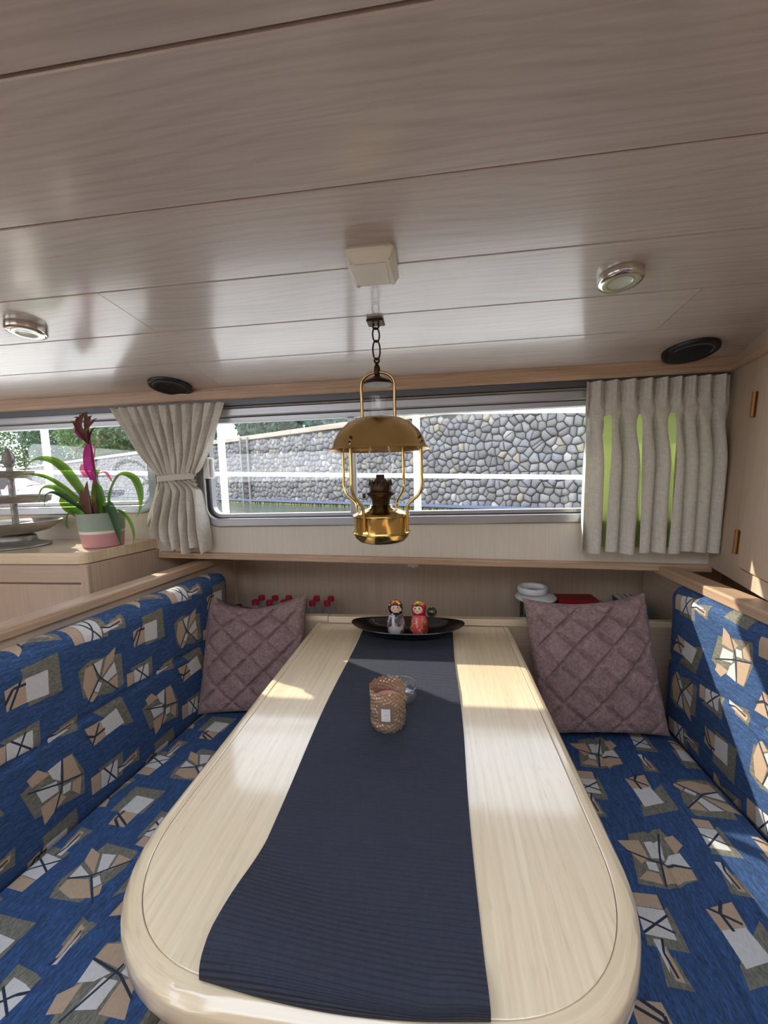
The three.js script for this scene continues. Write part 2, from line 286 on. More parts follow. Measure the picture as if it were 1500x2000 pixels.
structure('wall_end', uvm(box(1.16, 1.20, 0, Y(0.46), -1.8, 1.65), 'y'), M.panel, 'wooden end wall of the cabin behind the bulkhead', 'wall');
// ---- the sides of the cabin behind the camera: aft windows and a forward opening let the sky in
{
  const hole = (s, l) => { for (const [a, b, c, d] of l) s.holes.push(rrect(new THREE.Path(), a, b, c, d, 0.07)); return s; };
  const s = new THREE.Shape(); s.moveTo(-3.3, -EYE); s.lineTo(1.2, -EYE); s.lineTo(1.2, 0.5); s.lineTo(-3.3, 0.5); s.closePath();
  hole(s, [[-2.9, -1.1, -0.05, 0.29]]);
  structure('wall_back', uvm(extrude(s, 0.04, 0, 8).translate(0, EYE, 1.58), 'y'), M.panel, 'opposite cabin side with a window', 'wall');
  const q = new THREE.Shape(); q.moveTo(-1.65, -EYE); q.lineTo(1.8, -EYE); q.lineTo(1.8, 0.5); q.lineTo(-1.65, 0.5); q.closePath();
  hole(q, [[-1.35, 0.2, -0.35, 0.33]]);
  structure('wall_left', uvm(extrude(q, 0.04, 0, 8).rotateY(Math.PI / 2).translate(-3.3, EYE, 0), 'y'), M.panel, 'far cabin end with a wide windscreen', 'wall');
}

// ================================================================ GALLEY ON THE LEFT
{
  const t = thing('worktop', 'pale wooden galley worktop with rounded corner under the potted plant', 'worktop', [0, Y(-0.242), 0]);
  const s = new THREE.Shape(); s.moveTo(-3.2, 1.499); s.lineTo(-1.158, 1.499); s.lineTo(-1.200, 1.235); s.absarc(-1.235, 1.235, 0.035, 0, -Math.PI / 2, true); s.lineTo(-3.2, 1.200); s.closePath();
  mesh('top_panel', uvm(extrude(s, 0.034, 0.003, 8).rotateX(-Math.PI / 2).translate(0, -0.037, 0), 'x'), M.table, t);
  const c = thing('galley_cabinet', 'wooden galley cabinet with drawer fronts under the pale worktop', 'cabinet', [0, 0, 0]);
  mesh('end_panel', uvm(extrude((() => { const p = new THREE.Shape(); p.moveTo(-1.23, 1.225); p.lineTo(-1.20, 1.225); p.lineTo(-1.10, 1.758); p.lineTo(-1.13, 1.758); p.closePath(); return p; })(), Y(-0.284)).rotateX(-Math.PI / 2), 'y'), M.panel, c);
  mesh('corner_post', uvm(box(-1.236, -1.203, 0, Y(-0.284), -1.238, -1.208, 0.004), 'y'), M.panel, c);
  mesh('carcass', uvm(box(-3.1, -1.24, 0.02, Y(-0.284), -1.48, -1.235), 'y'), M.panel, c);
  for (let k = 0; k < 3; k++) {
    const a = -1.24 - 0.40 * k, b = a - 0.394;
    mesh('drawer_front', uvm(box(b, a, Y(-0.352), Y(-0.286), -1.235, -1.216, 0.003), 'x', [k, 0.2]), M.panel, c);
    mesh('cupboard_front', uvm(box(b, a, 0.10, Y(-0.358), -1.235, -1.216, 0.003), 'y', [k * 0.3, 0]), M.panel, c);
  }
}

// ================================================================ DINETTE
function cushion(x0, x1, y0, y1, z0, z1, r, nx, ny, nz, uvf, disp) { // soft box with rounded edges
  const g = new RoundedBoxGeometry(x1 - x0, y1 - y0, z1 - z0, 5, r);
  const b = new THREE.BoxGeometry(x1 - x0, y1 - y0, z1 - z0, nx, ny, nz), p = b.attributes.position, H = [(x1 - x0) / 2, (y1 - y0) / 2, (z1 - z0) / 2];
  for (let i = 0; i < p.count; i++) {
    const v = [p.getX(i), p.getY(i), p.getZ(i)], c = v.map((q, k) => clamp(q, -(H[k] - r), H[k] - r)), d = v.map((q, k) => q - c[k]), l = Math.hypot(...d);
    if (l > 0) for (let k = 0; k < 3; k++) v[k] = c[k] + d[k] / l * r;
    p.setXYZ(i, v[0] + (x0 + x1) / 2, v[1] + (y0 + y1) / 2, v[2] + (z0 + z1) / 2);
  }
  g.dispose(); b.deleteAttribute('normal'); b.deleteAttribute('uv'); let m = mergeVertices(b, 1e-5); m.computeVertexNormals();
  if (disp) { const q = m.attributes.position, n = m.attributes.normal; for (let i = 0; i < q.count; i++) { const d = disp(q.getX(i), q.getY(i), q.getZ(i), n.getX(i), n.getY(i), n.getZ(i)); q.setXYZ(i, q.getX(i) + n.getX(i) * d, q.getY(i) + n.getY(i) * d, q.getZ(i) + n.getZ(i) * d); } m.computeVertexNormals(); }
  const q = m.attributes.position, n = m.attributes.normal, uv = new Float32Array(q.count * 2);
  for (let i = 0; i < q.count; i++) { const w = uvf(q.getX(i), q.getY(i), q.getZ(i), n.getX(i), n.getY(i), n.getZ(i)); uv[2 * i] = w[0] / TU; uv[2 * i + 1] = w[1] / TV; }
  m.setAttribute('uv', new THREE.BufferAttribute(uv, 2)); return m;
}
const seam = (d, w, a) => -a * Math.exp(-(d * d) / (w * w));
{ // ---- right bench
  const b = thing('bench', 'right-hand dinette bench with patterned blue upholstery, partly in sun', 'bench', [0, 0, 0]);
  mesh('bench_box', uvm(box(0.30, 0.86, 0, Y(-0.975), -1.462, 0.35), 'z'), M.panel, b);
  const puff = (x, y, z, nx, ny) => ny > 0.5 ? seam(x - 0.482, 0.006, 0.007) + 0.004 * Math.sin((x - 0.24) / 0.5 * Math.PI) + ([-1.24, -0.985, -0.80, -0.615, -0.43].reduce((s, q) => s + (x < 0.482 ? seam(z - q + 0.0 - (x - 0.4) * 0.2, 0.004, 0.002) : 0), 0)) : 0;
  mesh('seat_cushion', cushion(0.235, 0.748, Y(-0.975), Y(-0.855), -1.45, 0.35, 0.03, 90, 5, 150, (x, y, z) => [z + 0.65, x + 0.03 - (y < Y(-0.87) ? (Y(-0.87) - y) * (x < 0.4 ? 1 : -1) : 0)], puff), M.fabric, b);
  mesh('back_cushion', cushion(0.748, 0.852, Y(-0.90), Y(-0.382), -1.385, 0.35, 0.045, 8, 60, 120, (x, y, z, nx) => [z + 0.55, -(y - EYE) + (x > 0.79 ? x - 0.79 : 0)], (x, y, z, nx) => nx < -0.5 ? seam(y - Y(-0.62), 0.006, 0.006) + 0.003 * Math.sin((y - Y(-0.9)) * 12) : 0), M.fabric, b);
  mesh('rail_board', uvm(box(0.772, 0.838, Y(-0.384), Y(-0.352), -1.75, 0.35, 0.006), 'z'), M.oak, b, 'pale oak rail above the backrest');
  mesh('partition_board', uvm(box(0.855, 0.875, 0, Y(-0.376), -1.75, 0.35), 'z'), M.panel, b);
}
{ // ---- left bench, slightly splayed
  const b = thing('bench', 'left-hand dinette bench with patterned blue upholstery in front of the galley', 'bench', [-0.94, 0, -0.65], { turn: -0.107 });
  mesh('bench_box', uvm(box(-0.1, 0.44, 0, Y(-0.975), -0.80, 0.95), 'z'), M.panel, b);
  mesh('seat_cushion', cushion(0.0, 0.49, Y(-0.975), Y(-0.855), -0.80, 0.95, 0.03, 90, 5, 150, (x, y, z) => [-z + 0.53, -x + 0.06 + (y < Y(-0.87) ? (Y(-0.87) - y) * (x > 0.2 ? -1 : 1) : 0)], (x, y, z, nx, ny) => ny > 0.5 ? seam(x - 0.255, 0.006, 0.006) + 0.004 * Math.sin(x / 0.49 * Math.PI) : 0), M.fabric, b);
  mesh('back_cushion', cushion(-0.105, 0.002, Y(-0.90), Y(-0.378), -0.865, 0.95, 0.045, 8, 60, 120, (x, y, z) => [-(z - 0.65), y - EYE + (x < -0.045 ? -0.045 - x : 0)], (x, y, z, nx) => nx > 0.5 ? seam(y - Y(-0.612), 0.006, 0.006) + 0.003 * Math.sin((y - Y(-0.9)) * 12) : 0), M.fabric, b);
  const p = b;
  mesh('rail_board', uvm(box(-0.155, -0.098, Y(-0.372), Y(-0.338), -1.05, 0.95, 0.007), 'z'), M.oak, p, 'pale oak rail above the backrest');
  mesh('partition_board', uvm(box(-0.15, -0.11, 0, Y(-0.372), -1.05, 0.95), 'z'), M.panel, p);
  mesh('outer_strip', uvm(box(-0.20, -0.163, Y(-0.385), Y(-0.362), -0.50, 0.95, 0.005), 'z'), M.oak, p);
}
// ---- table
const TOP = Y(-0.575);
{
  const t = thing('dining_table', 'long pale wooden table with rounded end and bullnose edge', 'table', [0, 0, 0]);
  const X0 = -0.479, X1 = 0.265, ZF = -1.460, ZN = -0.347, R = 0.24;
  const out = [];
  const corner = (cx, cz, a0, a1) => { for (let i = 0; i <= 20; i++) { const a = lerp(a0, a1, i / 20), n = 2.25, c = Math.cos(a), s = Math.sin(a); out.push([cx + R * Math.sign(c) * Math.abs(c) ** (2 / n), cz + R * Math.sign(s) * Math.abs(s) ** (2 / n)]); } };
  out.push([X1, ZF]); for (let i = 1; i < 8; i++) out.push([X1, lerp(ZF, ZN - R, i / 8)]);
  corner(X1 - R, ZN - R, 0, Math.PI / 2); for (let i = 1; i < 4; i++) out.push([lerp(X1 - R, X0 + R, i / 4), ZN]); corner(X0 + R, ZN - R, Math.PI / 2, Math.PI);
  for (let i = 7; i >= 0; i--) out.push([X0, lerp(ZF, ZN - R, i / 8)]);
  const nrm = out.map((p, i) => { const a = out[Math.max(0, i - 1)], b = out[Math.min(out.length - 1, i + 1)], dx = b[0] - a[0], dz = b[1] - a[1], l = Math.hypot(dx, dz); return [dz / l, -dx / l]; });
  nrm[0] = [1, 0]; nrm[out.length - 1] = [-1, 0];
  const prof = [[-0.026, -0.030], [-0.026, -0.0012], [-0.0245, 0]]; for (let i = 0; i <= 8; i++) { const a = Math.PI / 2 * (1 - i / 8); prof.push([-0.016 + 0.016 * Math.cos(a), -0.016 + 0.016 * Math.sin(a)]); } for (let i = 0; i <= 6; i++) { const a = -Math.PI / 2 * i / 6; prof.push([-0.012 + 0.012 * Math.cos(a), -0.034 + 0.012 * Math.sin(a)]); } prof.push([-0.05, -0.046]);
  const acc = [0]; for (let i = 1; i < out.length; i++) acc.push(acc[i - 1] + Math.hypot(out[i][0] - out[i - 1][0], out[i][1] - out[i - 1][1]));
  const n = out.length - 1, eg = surf((u, v) => { const i = Math.round(u * n), j = Math.round(v * (prof.length - 1)), [o, y] = prof[j]; return [out[i][0] + nrm[i][0] * o, TOP + y, out[i][1] + nrm[i][1] * o, acc[i], 0.3 + j * 0.006]; }, n, prof.length - 1);
  mesh('edge_band', toCreasedNormals(eg, 0.6), M.table, t);
  const s = new THREE.Shape(out.map((p, i) => new THREE.Vector2(p[0] - nrm[i][0] * 0.0267, -(p[1] - nrm[i][1] * 0.0267))));
  mesh('top_panel', uvm(extrude(s, 0.04, 0.0012).rotateX(-Math.PI / 2).translate(0, TOP - 0.0424, 0), 'z'), M.table, t);
  mesh('pedestal', uvm(box(-0.20, -0.02, 0.03, TOP - 0.045, -1.0, -0.8, 0.02), 'y'), M.panel, t);
  mesh('foot', uvm(box(-0.3, 0.08, 0.001, 0.03, -1.1, -0.7, 0.01), 'x'), M.panel, t);
}
// ---- table runner
const runnerTex = dataTex(256, 256, (u, v) => { const k = 0.86 + 0.2 * (hash((u * 256) | 0, (v * 256) | 0, 3) - 0.5) + 0.14 * (fbm(u * 24, v * 6, 24, 6, 4, 3) - 0.5); return [50 * k, 54 * k, 68 * k]; });
const ribTex = dataTex(64, 256, (u, v) => { const k = 255 * (0.5 + 0.5 * Math.sin(v * 12 * Math.PI * 2)); return [k, k, k]; }, false);
M.runner = std(WHITE, 0.9, { map: rep(runnerTex, 0.084, 0.084), bumpMap: rep(ribTex, 0.084, 0.084), bumpScale: 0.0016 });
{
  const L = 1.06, zN = -0.372;
  const wr = (x, z) => 0.0012 * (fbm(x * 9 + 40, z * 14 + 40, 512, 512, 61, 3) - 0.4) + 0.0035 * Math.max(0, vnoise(x * 5 + 9, z * 11 + 30, 512, 512, 62) - 0.62);
  const g = surf((u, v) => {
    const xl = -0.278 + 0.004 * Math.sin(v * 9), xr = 0.046 + 0.005 * sst(0, 0.5, v) + 0.002 * Math.sin(v * 13 + 1), x = lerp(xl, xr, u);
    const endZ = -0.368 + 0.011 * Math.sin(u * Math.PI) - 0.002 * u, k = (1 - u) ** 1.3, hgt = 0.030 * k + 0.006 + 0.008 * sst(0.78, 0.95, u), lip = endZ - 0.024 * k - 0.004;
    const s = v * (L + 0.08) - 0.08, y0 = TOP + 0.002;
    if (s >= 0) { const z = lip - s, lift = hgt * (1 - sst(0, 0.07 + 0.10 * k, s)); return [x, y0 + Math.max(0.0015, lift) + wr(x, z), z, x, z]; }
    const t = -s; // the folded hem: rolls over the lip and comes down on the table
    if (t < 0.05) { const q = t / 0.05, a = q * Math.PI / 2; return [x, y0 + hgt * Math.cos(a) + 0.0015 * Math.sin(q * 14) * q * (1 - q), lip + (endZ - lip) * Math.sin(a) + 0.003 * Math.sin(q * Math.PI), x, lip + t]; }
    return [x, y0 + 0.0002, endZ - (t - 0.05), x, lip + t];
  }, 60, 240);
  solo('table_runner', g, M.runner, 'dark navy ribbed table runner down the middle of the table', 'table runner');
}
// ---- things on the table
{ // faceted candle jar
  const o = thing('candle_jar', 'embossed gold-pink glass candle jar with small white label', 'candle', [-0.116, TOP + 0.005, -0.852]); o.scale.setScalar(0.95);
  const H = 0.098, R = 0.041, gold = phy(srgb(208, 180, 150), 0.05, { metalness: 0.5, transmission: 0.66, thickness: 0, ior: 1.5 });
  mesh('jar', surf((u, v) => {
    const a = u * Math.PI * 2, tab = Math.abs(((a - Math.PI / 2 + Math.PI * 3) % (Math.PI * 2)) - Math.PI) < 0.52 && v > 0.22 && v < 0.72 ? 0 : 1;
    const sc = 0.0022 * tab * (Math.abs(Math.sin(a * 12 + Math.sin(v * 18) * 1.6)) + Math.abs(Math.sin(v * 36 + a * 6)) - 0.8);
    const y = v < 0.06 ? 0.0 + v * 0.1 : v, top = v > 0.9 ? 0.0025 * Math.sin(a * 22) * (v - 0.9) * 10 : 0, r = (v < 0.12 ? R - 0.006 * (1 - v / 0.12) ** 2 : R) + sc;
    return [r * Math.cos(a), y * H + top, r * Math.sin(a)];
  }, 144, 48, true), gold, o);
  mesh('jar_base', lathe([[0.0001, 0.001], [0.034, 0.001], [0.036, 0.004]], 32), gold, o);
  mesh('wax', lathe([[0.0001, 0.064], [0.033, 0.064], [0.0365, 0.066], [0.0365, 0.006], [0.0001, 0.006]], 36), std(srgb(196, 140, 128), 0.5), o, 'rose pink wax');
  mesh('wick', cyl(0.001, 0.001, 0.012, 6).translate(0, 0.07, 0), M.black, o);
  const cv = document.createElement('canvas'); cv.width = 96; cv.height = 128; const x = cv.getContext('2d'); x.fillStyle = '#d8d4cf'; x.fillRect(0, 0, 96, 128); x.strokeStyle = '#3a2c2c'; x.lineWidth = 8; x.strokeRect(0, 0, 96, 128); x.fillStyle = '#8d8784'; x.fillRect(38, 60, 22, 3); x.fillRect(24, 106, 48, 2); x.fillRect(30, 20, 36, 2);
  const ct = new THREE.CanvasTexture(cv); ct.colorSpace = THREE.SRGBColorSpace;
  mesh('label', surf((u, v) => { const a = Math.PI / 2 + 0.28 - u * 0.56; return [0.0425 * Math.cos(a), 0.030 + v * 0.033, 0.0425 * Math.sin(a), u, v]; }, 8, 1), std(WHITE, 0.6, { map: ct, side: THREE.DoubleSide }), o, 'white paper label with dark border');
}
{
  const o = thing('glass_bowl', 'clear glass bowl standing behind the candle jar', 'glass', [-0.098, TOP + 0.006, -0.958]);
  mesh('bowl', lathe([[0.0001, 0], [0.030, 0], [0.040, 0.004], [0.043, 0.012], [0.044, 0.034], [0.0425, 0.0355], [0.041, 0.034], [0.040, 0.014], [0.034, 0.008], [0.0001, 0.007]], 48), phy(WHITE, 0.0, { transmission: 1, thickness: 0, ior: 1.6 }), o);
}
{ // black boat-shaped dish
  const o = thing('oval_dish', 'long black boat-shaped dish at the far end of the table', 'dish', [-0.106, TOP + 0.006, -1.345]);
  const A = 0.198, B = 0.084, pr = [[0, 0.004], [0.42, 0.004], [0.7, 0.016], [0.93, 0.036], [1, 0.042], [0.985, 0.0445], [0.9, 0.04], [0.68, 0.021], [0.42, 0.010], [0, 0.009]];
  mesh('bowl', surf((u, v) => { const a = u * Math.PI * 2, q = v * (pr.length - 1), i = Math.min(pr.length - 2, Math.floor(q)), k = q - i, s = lerp(pr[i][0], pr[i + 1][0], k), y = lerp(pr[i][1], pr[i + 1][1], k), c = Math.cos(a), sn = Math.sin(a), up = 0.012 * s * s * c * c * c * c; return [A * s * Math.sign(c) * Math.abs(c) ** 0.92, y - 0.004 + up, B * s * sn]; }, 96, 27, true), M.gloss, o);
}
function doll(name, label, pos, h, cols, s0, turn) {
  const o = thing(name, label, 'nesting doll', pos, { turn });
  const pr = [[0.0001, 0], [0.15, 0], [0.20, 0.02], [0.255, 0.14], [0.275, 0.27], [0.255, 0.42], [0.205, 0.55], [0.185, 0.60], [0.20, 0.68], [0.215, 0.76], [0.205, 0.86], [0.165, 0.94], [0.09, 0.99], [0.0001, 1]];
  const tex = dataTex(256, 256, (u, v) => { // painted folk print, lathe u runs round, v up
    const d = Math.abs(((u - 0.5 + 1.5) % 1) - 0.5), n = vnoise(u * 18, v * 14, 18, 64, s0), m = vnoise(u * 30, v * 24, 30, 64, s0 + 3);
    if (v > 0.6 && v < 0.9) { const fx = d / 0.115, fy = (v - 0.74) / 0.115; if (fx * fx + fy * fy < 1) { if (fy > 0.45 || (fy > 0.1 && fx > 0.82)) return cols.hair; if (Math.hypot((d - 0.045) / 0.016, (v - 0.755) / 0.018) < 1) return [30, 22, 20]; if (Math.hypot(d / 0.022, (v - 0.69) / 0.009) < 1) return [186, 40, 46]; if (Math.hypot((d - 0.07) / 0.022, (v - 0.71) / 0.022) < 1) return [226, 150, 130]; return [234, 200, 172]; } }
    if (v > 0.82) return n > 0.62 ? cols.band : cols.scarfTop;
    if (d > 0.21 || v > 0.56) return m > 0.72 ? cols.spark : cols.scarf;
    if (v < 0.1) return cols.base;
    return n > 0.62 ? cols.f1 : n > 0.48 ? cols.f2 : m > 0.6 ? cols.f3 : cols.apron;
  });
  mesh('body', lathe(pr.map(([r, y]) => [r * h, y * h]), 36), phy(WHITE, 0.25, { map: tex, clearcoat: 0.8, clearcoatRoughness: 0.1 }), o);
  return o;
}
doll('nesting_doll', 'nesting doll with black and white shawl on the black dish', [-0.146, TOP + 0.012, -1.345], 0.122, { hair: [58, 20, 18], band: [240, 200, 90], scarfTop: [176, 62, 30], scarf: [24, 26, 36], spark: [214, 206, 200], base: [30, 32, 36], f1: [206, 196, 196], f2: [168, 120, 128], f3: [52, 70, 66], apron: [120, 112, 116] }, 5, 0.1 + Math.PI);
doll('nesting_doll', 'red nesting doll with flowers on the black dish', [-0.064, TOP + 0.012, -1.340], 0.122, { hair: [72, 40, 16], band: [232, 200, 120], scarfTop: [196, 130, 40], scarf: [168, 18, 46], spark: [206, 60, 80], base: [150, 20, 36], f1: [214, 80, 78], f2: [222, 150, 130], f3: [120, 110, 40], apron: [172, 34, 44] }, 15, -0.2 + Math.PI);
{
  const o = thing('glass_ornament', 'small round iridescent ornament on the ledge behind the red doll', 'ornament', [-0.022, Y(-0.549), -1.478]);
  mesh('ball', new THREE.SphereGeometry(0.0195, 28, 20).translate(0, 0.0192, 0), phy(srgb(92, 104, 84), 0.08, { metalness: 0.6, iridescence: 1, clearcoat: 1 }), o);
  mesh('cap', lathe([[0.0001, 0.0425], [0.004, 0.0425], [0.005, 0.037], [0.0001, 0.037]], 12), M.brass, o);
}
// ---- cushions on the benches
const furTex = dataTex(512, 512, (u, v) => { const n = fbm(u * 40, v * 40, 40, 40, 71, 3), m = fbm(u * 6, v * 6, 6, 6, 77, 3), k = 0.80 + 0.42 * (n - 0.1) + 0.2 * (m - 0.45); return [150 * k, 124 * k, 122 * k]; });
M.fur = phy(WHITE, 1, { map: furTex, bumpMap: furTex, bumpScale: 0.004, sheen: 0.6, sheenRoughness: 0.7, sheenColor: srgb(190, 165, 165) });
function pillow(label, w, h, t, pos, rot, droop) {
  const o = thing('pillow', label, 'pillow', pos); o.rotation.set(...rot, 'YXZ');
  const N = 72, face = (sg) => surf((u, v) => {
    const a = u * 2 - 1, b = v * 2 - 1, e = (1 - Math.abs(a) ** 2.6) * (1 - Math.abs(b) ** 2.6), pin = 1 - 0.055 * (1 - b * b) * Math.abs(a) ** 1.5, pin2 = 1 - 0.05 * (1 - a * a) * Math.abs(b) ** 1.5;
    const q = (k) => Math.min(Math.abs(((k % 1) + 1) % 1), 1 - Math.abs(((k % 1) + 1) % 1)), dq = Math.min(q((a * 1.7 + b * 1.9)), q((a * 1.7 - b * 1.9))), quilt = -0.017 * Math.exp(-((dq / 0.06) ** 2)) * Math.min(1, e * 3);
    const fur = 0.006 * (fbm(u * 50, v * 50, 50, 50, 81 + sg, 2) - 0.4);
    const d = t / 2 * Math.max(0, e) ** 0.42 + quilt + fur * Math.min(1, e * 6) + 0.002, dr = droop ? droop(a, b) : 0;
    return [a * w / 2 * pin * sg, b * h / 2 * pin2 + h / 2 + dr, d * sg, u * 2, v * 2];
  }, N, N);
  mesh('cover', merge([face(1), face(-1)]), M.fur, o);
  return o;
}
pillow('mauve fluffy quilted pillow leaning in the left corner beside the table', 0.39, 0.40, 0.13, [-0.677, Y(-0.852), -1.285], [-0.34, 0.10, 0.0], (a, b) => 0.03 * sst(0, 1, b) * (a > 0 ? a * 0.9 : -0.2 * a) - 0.02 * (1 - a * a) * sst(0.2, 1, b));
pillow('mauve fluffy quilted pillow leaning in the right corner beside the table', 0.385, 0.43, 0.14, [0.505, Y(-0.835), -1.245], [-0.30, -0.05, 0.07], (a, b) => -0.018 * (1 - a * a) * sst(0.2, 1, b));

// ================================================================ CURTAINS
const weave = dataTex(256, 256, (u, v) => { const k = 0.9 + 0.12 * (hash((u * 256) | 0, (v * 256) | 0, 9) - 0.5) + 0.10 * vnoise(u * 90, v * 8, 90, 8, 4) + 0.08 * vnoise(u * 8, v * 90, 8, 90, 6); return [216 * k, 211 * k, 200 * k]; });
M.curtain = phy(WHITE, 0.95, { map: rep(weave, 0.12, 0.12), transmission: 0.16, thickness: 0, side: THREE.DoubleSide });
M.lining = phy(srgb(178, 192, 116), 0.95, { transmission: 0.3, thickness: 0, side: THREE.DoubleSide });
{ // drawn curtain on the right, pinch pleats
  const o = thing('curtain', 'drawn beige pleated curtain at the right end of the window', 'curtain', [0, EYE, ZW + 0.056]);
  const yT = 0.287, yB = -0.288, NP = 9.5;
  const fold = (u, v) => {                            // v: 0 top, 1 hem
    const y = lerp(yT, yB, v), hd = Math.exp(-(((v - 0.17) / 0.05) ** 2)), bell = sst(0.18, 0.5, v), ph = u * NP * Math.PI * 2 + 0.9 * Math.sin(u * 7 + 1) + 0.25 * Math.sin(v * 3 + u * 11);
    const c = Math.cos(ph), sh = Math.sign(c) * Math.abs(c) ** 0.6, amp = 0.012 + 0.030 * bell - 0.005 * hd + 0.018 * (vnoise(u * 9, 0.5, 64, 64, 31) - 0.5) * (0.4 + bell);
    const x = lerp(lerp(0.508, 0.494, v), lerp(0.952, 0.938, v), u) + (0.011 * bell + 0.014 * hd + 0.003) * Math.sin(ph * 1 + 0.4) * (1 - Math.abs(2 * u - 1) ** 8), tp = v < 0.17 ? 0.004 * Math.cos(ph * 3) : 0;
    return [x, y - 0.004 * Math.sin(u * 23) * v, amp * sh + tp, x * 1.8, y];
  };
  const PH = (u) => u * NP + (0.9 * Math.sin(u * 7 + 1)) / (Math.PI * 2), find = (p) => { let u = 0; while (PH(u) < p) u += 0.0005; return u; };
  const slits = [[1.64, 1.87], [3.68, 3.83], [5.66, 5.85]].map((s) => s.map(find)), NU = 380, NV = 64;
  const edges = [0, ...slits.flat(), 1];
  for (let k = 0; k < edges.length; k += 2) { const a = edges[k], b = edges[k + 1], n = Math.round((b - a) * NU); mesh('panel', surf((u, v) => fold(lerp(a, b, u), v), n, NV), M.curtain, o); }
  mesh('header', surf((u, v) => { const q = fold(u, v * 0.2); return [q[0], q[1], q[2] - 0.002, q[3], q[4]]; }, NU, 14), M.curtain, o);
  mesh('lining', surf((u, v) => [lerp(0.53, 0.93, u), lerp(0.25, -0.28, v), -0.024 + 0.003 * Math.sin(u * 40), u, v], 80, 4), M.lining, o, 'yellow-green lining showing between the pleats');
}
{ // tied curtain on the left
  const o = thing('curtain', 'beige curtain gathered with a tieback between the two windows', 'curtain', [0, EYE, ZW + 0.050]);
  const yT = 0.287, yK = 0.008, yB = -0.278;
  const ex = (y) => { // left and right outline
    if (y > yK) { const t = (y - yK) / (yT - yK); return [lerp(-1.082, -1.262, t ** 0.86), lerp(-0.938, -0.795, t ** 0.72)]; }
    const t = (yK - y) / (yK - yB); return [lerp(-1.082, -1.150, sst(-0.1, 0.8, t)), lerp(-0.938, -0.890, t ** 0.6)];
  };
  const f = (u, v) => {
    const hem = yB + 0.10 * Math.max(0, 0.42 - u) ** 0.9 * 2.0 + 0.012 * Math.sin(u * 26), y = v < 0.5 ? lerp(yT, yK, v * 2) : lerp(yK, hem, v * 2 - 1), [l, r] = ex(y), kn = Math.exp(-(((y - yK) / 0.05) ** 2));
    const np = lerp(10.5, 6.5, sst(0.45, 0.6, v)), ph = u * np * Math.PI * 2 + 1.2 * Math.sin(u * 5 + v * 2), c = Math.cos(ph), amp = lerp(0.015, 0.028, sst(0.5, 0.7, v)) * (1 - 0.45 * kn) - (v < 0.12 ? 0.004 : 0);
    const bulge = 0.012 * kn * Math.sin(u * Math.PI) + 0.018 * sst(0.55, 0.9, v) * Math.sin(u * Math.PI);
    return [lerp(l, r, u) + 0.006 * Math.sin(ph + 0.5) * (1 - Math.abs(2 * u - 1) ** 6), y, amp * Math.sign(c) * Math.abs(c) ** 0.7 + bulge + 0.003 * Math.sin(ph * 2.3 + v * 20), u * 0.9, y];
  };
  mesh('cloth', surf(f, 260, 120), M.curtain, o);
  mesh('tieback', surf((u, v) => { const a = u * Math.PI * 2; return [-1.010 + 0.076 * Math.cos(a), yK + (v - 0.5) * 0.022 + 0.004 * Math.cos(a), 0.008 + 0.030 * Math.sin(a), u, v]; }, 48, 2, true), M.curtain, o);
}

